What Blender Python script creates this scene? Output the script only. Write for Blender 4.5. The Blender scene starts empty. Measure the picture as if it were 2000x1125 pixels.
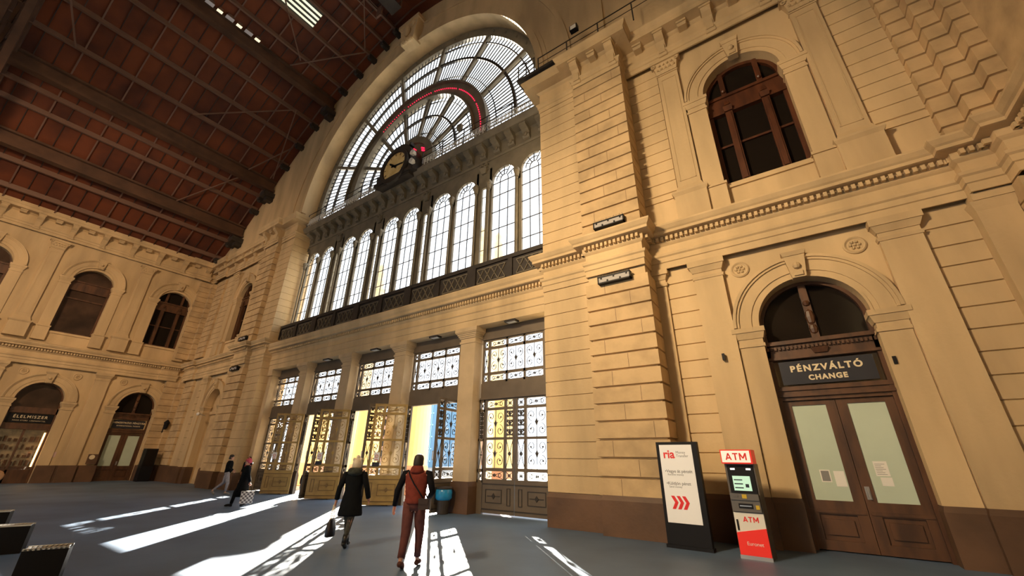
import bpy, bmesh, math, random
from mathutils import Vector, Matrix
random.seed(7)
C = bpy.context.scene.collection
S = bpy.context.scene
PI = math.pi
# ------------------------------------------------------------------ camera
def make_camera():
    yaw, pitch, roll = [math.radians(a) for a in (-34.864, 23.256, 0.708)]
    cy, sy, cp, sp = math.cos(yaw), math.sin(yaw), math.cos(pitch), math.sin(pitch)
    fwd = Vector((sy*cp, cy*cp, sp)); right = Vector((cy, -sy, 0)); up = right.cross(fwd)
    r2 = math.cos(roll)*right + math.sin(roll)*up
    u2 = -math.sin(roll)*right + math.cos(roll)*up
    cam = bpy.data.cameras.new('camera'); o = bpy.data.objects.new('camera', cam); C.objects.link(o)
    m = Matrix((r2, u2, -fwd)).transposed().to_4x4(); m.translation = (0, 0, 1.65)
    o.matrix_world = m
    cam.sensor_fit = 'HORIZONTAL'; cam.sensor_width = 36; cam.lens = 778.77*36/2000
    cam.clip_start = .05; cam.clip_end = 1000
    S.camera = o
make_camera()
# ------------------------------------------------------------------ sky, sun, added fill lights, exposure
w = bpy.data.worlds.new('sky'); S.world = w; w.use_nodes = True
bg = w.node_tree.nodes['Background']; bg.inputs[0].default_value = (.86, .93, 1, 1); bg.inputs[1].default_value = 2.5
sun = bpy.data.lights.new('sun', 'SUN'); sun.energy = 62; sun.angle = math.radians(.5); sun.color = (1, .93, .78)
so = bpy.data.objects.new('sun', sun); C.objects.link(so)
el = math.radians(16.4); sd = Vector((-.707*math.cos(el), .707*math.cos(el), math.sin(el)))
so.rotation_euler = sd.to_track_quat('Z', 'Y').to_euler()
def area(name, loc, target, size, energy, col, spread=180):
    l = bpy.data.lights.new(name, 'AREA'); l.size = size; l.energy = energy; l.color = col; l.spread = math.radians(spread)
    o = bpy.data.objects.new(name, l); C.objects.link(o); o.location = loc
    o.rotation_euler = (Vector(loc)-Vector(target)).to_track_quat('Z', 'Y').to_euler()
area('hall_floodlight', (-7, -4, 11), (-2.8, 11, 6.2), 1.4, 780, (1, .73, .43), 90)  # warm fill added out of view to brighten the right facade
area('hall_floodlight', (-21, -8, 15), (-38, 6, 8), 2.0, 880, (1, .67, .40), 100)  # second added fill, for the left wall
S.view_settings.view_transform = 'Standard'; S.view_settings.look = 'None'
S.view_settings.exposure = 0; S.view_settings.gamma = 1; S.view_settings.use_curve_mapping = False
# ------------------------------------------------------------------ materials
def sRGB(r, g, b):
    f = lambda c: (c/255/12.92) if c/255 <= .04045 else ((c/255+.055)/1.055)**2.4
    return (f(r), f(g), f(b), 1)
def mat(name, col, rough=.7, metal=0, noise=0, scale=3, emit=None, estr=1, spec=.5, col2=None, bump=0, detail=6, streak=False, ior=None):
    m = bpy.data.materials.new(name); m.use_nodes = True; nt = m.node_tree; b = nt.nodes['Principled BSDF']
    b.inputs['Roughness'].default_value = rough; b.inputs['Metallic'].default_value = metal
    b.inputs['Specular IOR Level'].default_value = spec
    b.inputs['Base Color'].default_value = col
    if noise or col2:
        tc = nt.nodes.new('ShaderNodeTexCoord'); mp = nt.nodes.new('ShaderNodeMapping')
        nt.links.new(tc.outputs['Object'], mp.inputs[0])
        mp.inputs['Scale'].default_value = (scale, scale, scale*(.22 if streak else 1))
        n = nt.nodes.new('ShaderNodeTexNoise'); n.inputs['Detail'].default_value = detail; n.inputs['Scale'].default_value = 1
        nt.links.new(mp.outputs[0], n.inputs['Vector'])
        cr = nt.nodes.new('ShaderNodeValToRGB')
        c2 = col2 if col2 else tuple(c*(1-noise) for c in col[:3])+(1,)
        cr.color_ramp.elements[0].position = .32; cr.color_ramp.elements[1].position = .62
        cr.color_ramp.elements[0].color = c2; cr.color_ramp.elements[1].color = col
        nt.links.new(n.outputs['Fac'], cr.inputs[0]); nt.links.new(cr.outputs[0], b.inputs['Base Color'])
        if bump:
            bp = nt.nodes.new('ShaderNodeBump'); bp.inputs['Strength'].default_value = bump; bp.inputs['Distance'].default_value = .02
            n2 = nt.nodes.new('ShaderNodeTexNoise'); n2.inputs['Scale'].default_value = 9; n2.inputs['Detail'].default_value = 5
            nt.links.new(tc.outputs['Object'], n2.inputs['Vector'])
            nt.links.new(n2.outputs['Fac'], bp.inputs['Height']); nt.links.new(bp.outputs[0], b.inputs['Normal'])
    if emit:
        b.inputs['Emission Color'].default_value = emit; b.inputs['Emission Strength'].default_value = estr
    return m
def glass(name, tint=(1, 1, 1, 1), gloss=.06, rough=.02):
    m = bpy.data.materials.new(name); m.use_nodes = True; nt = m.node_tree
    nt.nodes.remove(nt.nodes['Principled BSDF']); out = nt.nodes['Material Output']
    t = nt.nodes.new('ShaderNodeBsdfTransparent'); t.inputs[0].default_value = tint
    g = nt.nodes.new('ShaderNodeBsdfGlossy'); g.inputs['Roughness'].default_value = rough
    mx = nt.nodes.new('ShaderNodeMixShader'); mx.inputs[0].default_value = gloss
    nt.links.new(t.outputs[0], mx.inputs[1]); nt.links.new(g.outputs[0], mx.inputs[2]); nt.links.new(mx.outputs[0], out.inputs[0])
    return m
M = dict(
 fin=mat('pale_finial_stone', (.62, .56, .44, 1), .8),
 stucco=mat('ochre_stucco', (.62, .46, .26, 1), .85, noise=.3, scale=.9, bump=.35, streak=True),
 stucco2=mat('ochre_stone', (.57, .41, .225, 1), .85, noise=.3, scale=1.4, bump=.3),
 stone=mat('pale_stone', (.58, .44, .27, 1), .8, noise=.2, scale=1.2, bump=.2),
 dado=mat('brown_dado', (.125, .065, .034, 1), .6, noise=.35, scale=1.3, bump=.3),
 iron=mat('grey_iron', (.19, .165, .12, 1), .6, noise=.3, scale=2),
 irond=mat('dark_iron', (.035, .028, .024, 1), .6, noise=.3, scale=3),
 gate=mat('brown_gate_paint', (.13, .10, .07, 1), .5, noise=.2, scale=2),
 gold=mat('olive_gold_paint', (.36, .225, .06, 1), .42, noise=.3, scale=3),  # yellow of reflected sunlight put into the colour of the open leaves
 wood=mat('varnished_wood', (.105, .045, .019, 1), .45, col2=(.05, .021, .010, 1), scale=5, streak=True),
 wood2=mat('reddish_window_wood', (.10, .032, .012, 1), .42, col2=(.05, .016, .007, 1), scale=5, streak=True),
 darkglass=mat('dark_window_glass', (.012, .009, .007, 1), .12, spec=.18),
 brownglass=mat('curtained_window_glass', (.075, .042, .026, 1), .3, noise=.65, scale=.8, spec=.3),
 frost=mat('frosted_door_glass', (.50, .60, .50, 1), .25, noise=.06, scale=1.5),
 roof=mat('red_brown_roof_boards', (.145, .036, .011, 1), .85, col2=(.055, .014, .007, 1), scale=.45, detail=3),
 beam=mat('roof_beam_paint', (.095, .045, .024, 1), .8, noise=.4, scale=1),
 beam2=mat('roof_bar_paint', (.16, .09, .065, 1), .6),
 floor=None,
 white=mat('white_paint', (.75, .74, .70, 1), .5),
 panelw=mat('sign_white', (.78, .78, .76, 1), .35, emit=(.78, .78, .76, 1), estr=.10),
 black=mat('black_plastic', (.008, .008, .010, 1), .5, spec=.2),
 red=mat('sign_red', sRGB(222, 36, 26), .4),
 redlit=mat('lit_red', sRGB(215, 40, 25), .4, emit=sRGB(225, 40, 25), estr=.3),
 grey=mat('grey_print', (.22, .22, .22, 1), .5),
 signdark=mat('dark_blue_sign', (.014, .017, .03, 1), .35),
 cream=mat('cream_letters', (.72, .62, .42, 1), .5),
 steel=mat('brushed_steel', (.45, .45, .45, 1), .3, metal=.8),
 clockface=mat('aged_clock_face', (.78, .62, .30, 1), .5, col2=(.62, .42, .14, 1), scale=2),
 led=mat('red_lamp', (.8, .02, .04, 1), .4, emit=(1, .02, .08, 1), estr=1.6),
 lamp=mat('lit_tube', (1, .75, .4, 1), .4, emit=(1, .55, .2, 1), estr=5),
 holeglow=mat('glow_panel', (.9, .85, .7, 1), .4, emit=(1, .88, .62, 1), estr=1.0),  # emission for lit openings in the girder
 glass=glass('window_glass'), gateglass=glass('gate_glass', (1, 1, 1, 1), .05),
 yellow=mat('yellow_portico_plaster', sRGB(250, 222, 160), .8, noise=.12, scale=1),
 pinkp=mat('pale_portico_base', sRGB(214, 160, 130), .8, noise=.15, scale=1.2),
 ground=mat('street_paving', (.30, .29, .27, 1), .8, noise=.2),
)
def floor_mat():
    m = mat('station_floor', (.11, .18, .30, 1), .5, col2=(.075, .12, .20, 1), scale=.5, bump=.12, detail=8)
    nt = m.node_tree; b = nt.nodes['Principled BSDF']
    rr = nt.nodes.new('ShaderNodeTexNoise'); rr.inputs['Scale'].default_value = .8; rr.inputs['Detail'].default_value = 6
    mr = nt.nodes.new('ShaderNodeMapRange'); mr.inputs[3].default_value = .34; mr.inputs[4].default_value = .7
    nt.links.new(rr.outputs['Fac'], mr.inputs[0]); nt.links.new(mr.outputs[0], b.inputs['Roughness'])
    return m
M['floor'] = floor_mat()
# ------------------------------------------------------------------ helpers
class Fr:
    """wall frame: u along the wall, d out of the wall into the hall, z up"""
    def __init__(s, o, u, d): s.o, s.u, s.d = Vector(o), Vector(u), Vector(d)
    def __call__(s, u, d, z): return s.o + s.u*u + s.d*d + Vector((0, 0, z))
ID = Fr((0, 0, 0), (1, 0, 0), (0, 1, 0))
YW = 11.3
class MB:
    def __init__(s, F=ID): s.v, s.f, s.F = [], [], F
    def add(s, vs, fs, F=None):
        F = F or s.F; n = len(s.v)
        s.v += [tuple(F(*p)) for p in vs]; s.f += [tuple(n+i for i in f) for f in fs]; return s
    def box(s, a, b, F=None):
        (x0, y0, z0), (x1, y1, z1) = a, b
        return s.add([(x0, y0, z0), (x1, y0, z0), (x1, y1, z0), (x0, y1, z0), (x0, y0, z1), (x1, y0, z1), (x1, y1, z1), (x0, y1, z1)],
              [(0, 3, 2, 1), (4, 5, 6, 7), (0, 1, 5, 4), (1, 2, 6, 5), (2, 3, 7, 6), (3, 0, 4, 7)], F)
    def taper(s, a, b, top, F=None):
        """box whose top is grown by 'top' in x and y (negative shrinks)"""
        (x0, y0, z0), (x1, y1, z1) = a, b; t = top
        return s.add([(x0, y0, z0), (x1, y0, z0), (x1, y1, z0), (x0, y1, z0), (x0-t, y0, z1), (x1+t, y0, z1), (x1+t, y1+t, z1), (x0-t, y1+t, z1)],
              [(0, 3, 2, 1), (4, 5, 6, 7), (0, 1, 5, 4), (1, 2, 6, 5), (2, 3, 7, 6), (3, 0, 4, 7)], F)
    def poly(s, pts, d0, d1, F=None):
        """polygon in (u,z) extruded from depth d0 to d1"""
        n = len(pts); vs = [(u, d0, z) for u, z in pts]+[(u, d1, z) for u, z in pts]
        fs = [tuple(range(n)), tuple(range(2*n-1, n-1, -1))]+[(i, (i+1) % n, n+(i+1) % n, n+i) for i in range(n)]
        return s.add(vs, fs, F)
    def ring(s, uc, zc, r0, r1, d0, d1, a0=0, a1=180, n=28, F=None):
        full = abs(a1-a0) >= 359.9
        vs, fs = [], []
        m = n if full else n+1
        for i in range(m):
            a = math.radians(a0+(a1-a0)*i/n); c, q = math.cos(a), math.sin(a)
            vs += [(uc+r0*c, d0, zc+r0*q), (uc+r1*c, d0, zc+r1*q), (uc+r1*c, d1, zc+r1*q), (uc+r0*c, d1, zc+r0*q)]
        for i in range(n):
            A, B = 4*i, 4*((i+1) % m)
            for k in range(4): fs.append((A+k, A+(k+1) % 4, B+(k+1) % 4, B+k))
        if not full: fs += [(0, 1, 2, 3), (4*n+3, 4*n+2, 4*n+1, 4*n)]
        return s.add(vs, fs, F)
    def archpanel(s, u0, u1, uc, r, zc, zb, zt, d0, d1, n=26, F=None):
        """wall piece of depth d0..d1 with an arched opening down to zb"""
        if uc-r > u0+1e-4: s.box((u0, d0, zb), (uc-r, d1, zt), F)
        if u1 > uc+r+1e-4: s.box((uc+r, d0, zb), (u1, d1, zt), F)
        for i in range(n):
            a, b = PI-PI*i/n, PI-PI*(i+1)/n
            p, q = (uc+r*math.cos(a), zc+r*math.sin(a)), (uc+r*math.cos(b), zc+r*math.sin(b))
            vs = [(p[0], d0, p[1]), (q[0], d0, q[1]), (q[0], d0, zt), (p[0], d0, zt), (p[0], d1, p[1]), (q[0], d1, q[1]), (q[0], d1, zt), (p[0], d1, zt)]
            s.add(vs, [(0, 1, 2, 3), (7, 6, 5, 4), (0, 4, 5, 1), (3, 2, 6, 7)], F)
        return s
    def halfdisc(s, uc, zc, r, zb, d0, d1, n=26, F=None):
        pts = [(uc+r, zb)] if zb < zc-1e-4 else []
        pts += [(uc+r*math.cos(PI*i/n), zc+r*math.sin(PI*i/n)) for i in range(n+1)]
        if zb < zc-1e-4: pts.append((uc-r, zb))
        return s.poly(pts, d0, d1, F)
    def bar(s, p, q, w, t=None, F=None):
        """rectangular bar between two local points"""
        F = F or s.F; t = t or w
        P, Q = F(*p), F(*q); ax = (Q-P)
        if ax.length < 1e-5: return s
        ax.normalize(); ref = Vector((0, 0, 1)) if abs(ax.z) < .9 else Vector((1, 0, 0))
        a = ax.cross(ref).normalized(); b = ax.cross(a)
        n = len(s.v)
        for R in (P, Q):
            for i, j in ((-1, -1), (1, -1), (1, 1), (-1, 1)): s.v.append(tuple(R+a*(i*w/2)+b*(j*t/2)))
        s.f += [tuple(n+i for i in f) for f in ((0, 3, 2, 1), (4, 5, 6, 7), (0, 1, 5, 4), (1, 2, 6, 5), (2, 3, 7, 6), (3, 0, 4, 7))]
        return s
    def tube(s, pts, r, n=6, F=None, closed=False):
        F = F or s.F; P = [F(*p) for p in pts]; m = len(P)
        rr = r if isinstance(r, (list, tuple)) else [r]*m
        base = len(s.v); prev = None
        for i in range(m):
            t = (P[min(i+1, m-1)]-P[max(i-1, 0)])
            t = t.normalized() if t.length > 1e-7 else Vector((0, 0, 1))
            if prev is None:
                ref = Vector((0, 0, 1)) if abs(t.z) < .9 else Vector((1, 0, 0)); a = t.cross(ref).normalized()
            else: a = (prev-t*prev.dot(t)).normalized()
            prev = a; b = t.cross(a)
            for k in range(n):
                g = 2*PI*k/n; s.v.append(tuple(P[i]+(a*math.cos(g)+b*math.sin(g))*rr[i]))
        for i in range(m-1):
            for k in range(n):
                A = base+i*n; s.f.append((A+k, A+(k+1) % n, A+n+(k+1) % n, A+n+k))
        s.f.append(tuple(base+k for k in range(n-1, -1, -1))); s.f.append(tuple(base+(m-1)*n+k for k in range(n)))
        return s
    def ribbon(s, pts, w, d0, d1, F=None):
        """flat bar following (u,z) points"""
        m = len(pts); vs, fs = [], []
        for i, (u, z) in enumerate(pts):
            a, b = pts[max(i-1, 0)], pts[min(i+1, m-1)]
            t = Vector((b[0]-a[0], b[1]-a[1])); t = t.normalized() if t.length > 1e-7 else Vector((1, 0))
            nx, nz = -t.y*w/2, t.x*w/2
            vs += [(u+nx, d0, z+nz), (u-nx, d0, z-nz), (u-nx, d1, z-nz), (u+nx, d1, z+nz)]
        for i in range(m-1):
            for k in range(4): fs.append((4*i+k, 4*i+(k+1) % 4, 4*i+4+(k+1) % 4, 4*i+4+k))
        fs += [(0, 1, 2, 3), (4*m-1, 4*m-2, 4*m-3, 4*m-4)]
        return s.add(vs, fs, F)
    def lathe(s, prof, c=(0, 0, 0), n=20, axis='z', F=None, squash=1):
        vs, fs = [], []
        for r, h in prof:
            for k in range(n):
                a = 2*PI*k/n; x, y = r*math.cos(a), r*math.sin(a)*squash
                vs.append((c[0]+x, c[1]+y, c[2]+h) if axis == 'z' else (c[0]+x, c[1]+h, c[2]+y) if axis == 'y' else (c[0]+h, c[1]+x, c[2]+y))
        for i in range(len(prof)-1):
            for k in range(n): fs.append((i*n+k, i*n+(k+1) % n, (i+1)*n+(k+1) % n, (i+1)*n+k))
        fs.append(tuple(range(n-1, -1, -1))); fs.append(tuple((len(prof)-1)*n+k for k in range(n)))
        return s.add(vs, fs, F)
    def sphere(s, c, r, n=10, F=None, sc=(1, 1, 1)):
        vs, fs = [], []; h = n//2
        for i in range(h+1):
            for k in range(n):
                th, ph = PI*i/h, 2*PI*k/n
                vs.append((c[0]+r*sc[0]*math.sin(th)*math.cos(ph), c[1]+r*sc[1]*math.sin(th)*math.sin(ph), c[2]+r*sc[2]*math.cos(th)))
        for i in range(h):
            for k in range(n): fs.append((i*n+k, i*n+(k+1) % n, (i+1)*n+(k+1) % n, (i+1)*n+k))
        return s.add(vs, fs, F)
    def sweep(s, prof, path, F=None, side=1, dz=0):
        """profile (out, z) swept along a plan path of (u, d) with mitred corners"""
        m = len(path); P = [Vector(p) for p in path]; N = []
        for i in range(m-1):
            t = (P[i+1]-P[i]).normalized(); N.append(Vector((-t.y, t.x))*side)
        vs, fs = [], []; k = len(prof)
        for i in range(m):
            if i == 0: mv = N[0]
            elif i == m-1: mv = N[-1]
            else: mv = (N[i-1]+N[i])/max(.15, 1+N[i-1].dot(N[i]))
            for o, z in prof: vs.append((P[i].x+mv.x*o, P[i].y+mv.y*o, z+dz))
        for i in range(m-1):
            for j in range(k-1): fs.append((i*k+j, i*k+j+1, (i+1)*k+j+1, (i+1)*k+j))
        fs.append(tuple(range(k))); fs.append(tuple((m-1)*k+j for j in range(k-1, -1, -1)))
        return s.add(vs, fs, F)
    def build(s, name, m, parent=None, smooth=False, mats=None, loc=None):
        me = bpy.data.meshes.new(name); me.from_pydata(s.v, [], s.f); 
        bm = bmesh.new(); bm.from_mesh(me); bmesh.ops.remove_doubles(bm, verts=bm.verts, dist=1e-5) if smooth else None
        bmesh.ops.recalc_face_normals(bm, faces=bm.faces); bm.to_mesh(me); bm.free()
        if smooth:
            for p in me.polygons: p.use_smooth = True
        me.materials.append(m)
        o = bpy.data.objects.new(name, me); C.objects.link(o); o.parent = parent
        if loc: o.location = loc
        return o
def tag(o, label=None, cat=None, group=None, kind=None):
    if label: o['label'] = label
    if cat: o['category'] = cat
    if group: o['group'] = group
    if kind: o['kind'] = kind
    return o
def empty(name, loc=(0, 0, 0), rz=0, parent=None):
    o = bpy.data.objects.new(name, None); C.objects.link(o); o.location = loc; o.rotation_euler = (0, 0, rz); o.empty_display_size = .1
    o.parent = parent; return o
def copy_tree(o, parent=None):
    c = o.copy(); C.objects.link(c); c.parent = parent
    for ch in [x for x in KIDS.get(o.name, [])]: copy_tree(ch, c)
    return c
KIDS = {}
def kids(root):
    for ch in [x for x in C.objects if x.parent == root]:
        KIDS.setdefault(root.name, []).append(ch); kids(ch)
def text(body, size, mw, m, parent, name='lettering', ext=.004, spacing=1, bold=0, align='CENTER', sx=1):
    cu = bpy.data.curves.new(name, 'FONT'); cu.body = body; cu.size = size; cu.extrude = ext; cu.align_x = align; cu.align_y = 'CENTER'
    cu.space_character = spacing; cu.offset = bold
    t = bpy.data.objects.new('tmp', cu); C.objects.link(t); bpy.context.view_layer.update()
    me = bpy.data.meshes.new_from_object(t.evaluated_get(bpy.context.evaluated_depsgraph_get()))
    bpy.data.objects.remove(t); me.materials.clear(); me.materials.append(m)
    me.transform(mw @ Matrix.Diagonal((sx, 1, 1, 1)))
    o = bpy.data.objects.new(name, me); C.objects.link(o); o.parent = parent; return o
def letters(body, size, mw, m, parent, ext=.003):
    """heavy block capitals A, T and M built from straight strokes"""
    G = {'A': (.86, [((.08, 0), (.43, 1)), ((.43, 1), (.78, 0)), ((.2, .3), (.66, .3))]), 'T': (.78, [((.39, 0), (.39, 1)), ((.02, .92), (.76, .92))]),
         'M': (1.0, [((.1, 0), (.1, 1)), ((.9, 0), (.9, 1)), ((.12, .95), (.5, .25)), ((.5, .25), (.88, .95))])}
    W = sum(G[c][0] for c in body)+.14*(len(body)-1); x = -W/2; b = MB(Fr((0, 0, 0), (1, 0, 0), (0, 0, 1)))
    q = []
    for i, c in enumerate(body):
        for k, ((x0, y0), (x1, y1)) in enumerate(G[c][1]):
            dx, dy = x1-x0, y1-y0; L = math.hypot(dx, dy); nx, ny = -dy/L*.095, dx/L*.095; e = ext+.0004*k
            P_ = [(x0+nx, y0+ny), (x1+nx, y1+ny), (x1-nx, y1-ny), (x0-nx, y0-ny)]
            P_ = [((x+a)*size, (min(1, max(0, b_))-.5)*size) for a, b_ in P_]; n = len(q)
            q.append((P_, e))
        x += G[c][0]+.14
    vs, fs = [], []
    for P_, e in q:
        n = len(vs); vs += [(a, b_, 0) for a, b_ in P_]+[(a, b_, e) for a, b_ in P_]
        fs += [tuple(n+i for i in f) for f in ((0, 3, 2, 1), (4, 5, 6, 7), (0, 1, 5, 4), (1, 2, 6, 5), (2, 3, 7, 6), (3, 0, 4, 7))]
    me = bpy.data.meshes.new('lettering'); me.from_pydata(vs, [], fs); me.transform(mw); me.materials.append(m)
    o = bpy.data.objects.new('lettering', me); C.objects.link(o); o.parent = parent; return o
def TF(F, u, d, z):
    """matrix that lays text on a wall frame, readable from the hall"""
    X = Vector(F.u) if (Vector(F.u).cross(Vector((0, 0, 1)))).dot(F.d) > 0 else -Vector(F.u)
    m = Matrix((X, Vector((0, 0, 1)), Vector(F.d))).transposed().to_4x4(); m.translation = F(u, d, z); return m
cnt = {'window': 0, 'door': 0, 'trim': 0}
def nm(k): cnt[k] += 1; return '%s_%d' % (k, cnt[k])
def st(o, label, cat=None): return tag(o, label, cat or o.name.split('_')[0], kind='structure')

XC = -15.655; XR = -6.14; XL = 2*XC-XR
FM = Fr((0, YW, 0), (1, 0, 0), (0, -1, 0))                 # facade, u = world x
FR = Fr((.72, YW, 0), (1, 0, 0), (0, -1, 0))               # bay right of the great opening
FLf = Fr((2*XC-.72, YW, 0), (-1, 0, 0), (0, -1, 0))        # its mirror on the left
def FW(c): return Fr((-39, c, 0), (0, 1, 0), (1, 0, 0))    # bays of the left wall
FX = Fr((5.0, 0, 0), (0, 1, 0), (-1, 0, 0))                # right wall
# ------------------------------------------------------------------ floor and ground outside
f_ = MB().box((-41, -42, -.3), (8, 12.4, 0)).build('floor', M['floor']); st(f_, 'worn dark grey stone hall floor streaked with sunlight')
gr = MB().box((-120, 12.4, -.3), (80, 140, -.02)).build('pavement', M['ground']); tag(gr, 'pale sunlit pavement outside beyond the open gates', 'pavement', kind='structure')
# ------------------------------------------------------------------ walls
wf = MB(FM)
# facade bays: lower storey
def bay_slabs(mb, F, u0, u1, zu):
    mb.archpanel(u0, u1, 0, 1.08, 4.75, 0, 8.2, -.5, 0, F=F)
    mb.box((u0, -.5, 8.2), (u1, 0, 9.0), F)
    mb.archpanel(u0, u1, 0, 1.08, 12.55, 9.0, zu, -.5, 0, F=F)
bay_slabs(wf, FR, -3.44, 6.5, 16.2)
bay_slabs(wf, FLf, -3.44, 8.0, 16.2)
for F in (FR, FLf):
    wf.box((-6.86, -1.0, 0), (-5.15, .55, 16.0), F)      # core of pillar
    wf.box((-5.17, -.5, 0), (-3.44, .80, 16.2), F)      # core of rusticated pillar
# wall above the cornice with the great arch
wf.archpanel(-41, 8, XC, 9.5, 17.05, 15.9, 31.5, -.95, .5, n=64, F=FM)
for F in (FR, FLf): wf.box((-1.3, -.62, 0), (1.3, -.5, 6.3), F); wf.box((-1.3, -.62, 8.8), (1.3, -.5, 14.2), F)
wall_f = wf.build('wall_front', M['stucco']); st(wall_f, 'ochre plastered end wall of the hall with the great arched opening')
wl = MB()
for c in (9.1, 4.35, -.5, -5.35, -10.2):
    F = FW(c); a, b = -2.425, 2.425
    if c == 9.1: a, b = -2.325, 2.6
    bay_slabs(wl, F, a, b, 16.4)
for c, dd0 in ((9.1, -.62), (4.35, -1.3), (-.5, -1.3), (-5.35, -.62), (-10.2, -.62)): wl.box((-1.4, dd0-.1, 0), (1.4, dd0, 6.3), FW(c)); wl.box((-1.3, -.62, 8.6), (1.3, -.5, 14.4), FW(c))
for c in (4.35, -.5): wl.box((-1.2, -1.3, 0), (-1.08, -.4, 6), FW(c)); wl.box((1.08, -1.3, 0), (1.2, -.4, 6), FW(c)); wl.box((-1.2, -1.3, 4.2), (1.2, -.45, 4.3), FW(c))
wl.box((-39.5, -42, 0), (-39, -12.62, 16.4))
wall_l = wl.build('wall_left', M['stucco']); st(wall_l, 'ochre side wall at left with two storeys of arched openings')
wr = MB(FX); wr.box((-42, -.5, 0), (12, 0, 17)); wr.box((-42, -1.3, 17), (12, -.9, 31), FX)
wr.box((-41, -42.5, 11), (8, -42, 31), ID); wr.box((-12, -42.5, 0), (8, -42, 11), ID)  # unseen partial rear wall, added so light falls off towards the top
wall_r = wr.build('wall_right', M['stucco2']); st(wall_r, 'shadowed ochre side wall at the right edge')
# ------------------------------------------------------------------ cornices (mitred sweeps)
P1 = [(0, 6.79), (.04, 6.79), (.04, 6.98), (.07, 7.0), (.07, 7.14), (.11, 7.18), (.12, 7.25), (.02, 7.28), (.02, 7.52), (.06, 7.56), (.09, 7.60), (.09, 7.76),
      (.27, 7.79), (.30, 7.80), (.30, 7.88), (.34, 7.92), (.40, 8.02), (.40, 8.07), (0, 8.16)]
P2 = [(0, 14.8), (.05, 14.8), (.05, 14.98), (.09, 15.0), (.09, 15.12), (.14, 15.17), (.14, 15.22), (.02, 15.25), (.02, 15.78), (.08, 15.83), (.12, 15.88),
      (.50, 15.9), (.50, 16.08), (.54, 16.12), (.60, 16.26), (.60, 16.31), (0, 16.36)]
def dentils(mb, path, F, z0, z1, o0, o1, side=1, sp=.135, wd=.075):
    P = [Vector(p) for p in path]
    for i in range(len(P)-1):
        L = (P[i+1]-P[i]).length; t = (P[i+1]-P[i])/L; n = Vector((-t.y, t.x))*side
        k = int((L+ (o0 if L > .5 else -o0))/sp)
        if k < 1: continue
        off = (L-(k-1)*sp)/2
        for j in range(k):
            a = P[i]+t*(off+j*sp-wd/2); b = P[i]+t*(off+j*sp+wd/2)
            q = [a+n*o0, b+n*o0, b+n*o1, a+n*o1]
            mb.add([(v.x, v.y, z0) for v in q]+[(v.x, v.y, z1) for v in q], [(0, 3, 2, 1), (4, 5, 6, 7), (0, 1, 5, 4), (1, 2, 6, 5), (2, 3, 7, 6), (3, 0, 4, 7)], F)
# plan paths in bay frames (u, d)
pathR = [(-6.86, -.7), (-6.86, .57), (-5.17, .57), (-5.17, .85), (-3.44, .85), (-3.44, .17), (3.2, .17), (3.2, .42), (3.75, .42), (3.75, .85), (4.1, .85), (4.1, 12), (4.1, 40)]
pathL = [(-6.86, -.7), (-6.86, .57), (-5.17, .57), (-5.17, .85), (-3.44, .85), (-3.44, .17), (4.2, .17), (4.2, .32), (5.9, .32), (5.9, .17), (6.81, .17), (6.81, .6), (6.65, .6), (6.65, 1.6), (6.81, 1.6), (6.81, 51)]
def cornices(F, path, dzu, who):
    s = 1
    a = MB(F).sweep(P1, path, side=s); dentils(a, path, F, 7.64, 7.755, .09, .20, side=s)
    o = a.build(nm('trim'), M['stucco']); st(o, 'ochre dentilled cornice between the two storeys, '+who, 'cornice')
    b = MB(F).sweep([(x, z+dzu) for x, z in P2], path[:1]+path[1:], side=s)
    o2 = b.build(nm('trim'), M['stucco']); st(o2, 'deep ochre bracketed top cornice, '+who, 'cornice')
    return o, o2
cR = cornices(FR, pathR, 0, 'right of the great opening')
cL = cornices(FLf, pathL, .32, 'left of the great opening and along the left wall')
# console brackets under the top cornices
def console(w=.3, h=.95, dp=.42):
    b = MB(); prof = [(0, 0), (.10, .02), (.13, .12), (.10, .3), (.12, .45), (.22, .62), (dp*.85, .72), (dp, .8), (dp, .88), (dp*.92, .95), (0, .95)]
    n = len(prof); vs = [(-w/2, d, z) for d, z in prof]+[(w/2, d, z) for d, z in prof]
    b.add(vs, [tuple(range(n)), tuple(range(2*n-1, n-1, -1))]+[(i, (i+1) % n, n+(i+1) % n, n+i) for i in range(n)])
    b.box((-w/2-.03, 0, .88), (w/2+.03, dp+.04, .96))
    b.box((-w/2+.04, .1, .12), (w/2-.04, .16, .5))
    return b.build('bracket', M['stucco'])
def block():
    b = MB(); b.taper((-.13, 0, 0), (.13, .28, .12), .03); b.box((-.16, 0, .12), (.16, .36, .2)); return b.build('modillion', M['stucco'])
def place(o, F, u, d, z, parent, rz=0, s=None):
    c = o.copy(); C.objects.link(c); c.parent = parent
    U, D = Vector(F.u), Vector(F.d)
    m = Matrix((U, D, Vector((0, 0, 1)))).transposed().to_4x4()
    if s: m = m @ Matrix.Diagonal((s[0], s[1], s[2], 1))
    m.translation = F(u, d, z); c.matrix_world = m; c.matrix_basis = m
    return c
con = console(); blk = block(); conU = con; blkU = blk
conU.parent = cR[1]; blkU.parent = cR[1]
def cons(F, us, d, z, parent):
    for i, u in enumerate(us): place(conU, F, u, d, z, parent)
def mods(F, us, d, z, parent):
    for u in us: place(blkU, F, u, d, z, parent)
dR = .17
conU.matrix_basis = Matrix.Translation(FR(-3.6, .85, 14.93)) @ Matrix(((1, 0, 0, 0), (0, -1, 0, 0), (0, 0, 1, 0), (0, 0, 0, 1)))
blkU.matrix_basis = Matrix.Translation(FR(-4.3, .87, 15.69)) @ Matrix(((1, 0, 0, 0), (0, -1, 0, 0), (0, 0, 1, 0), (0, 0, 0, 1)))
cons(FR, [-5.02], .85, 14.93, cR[1])
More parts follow.
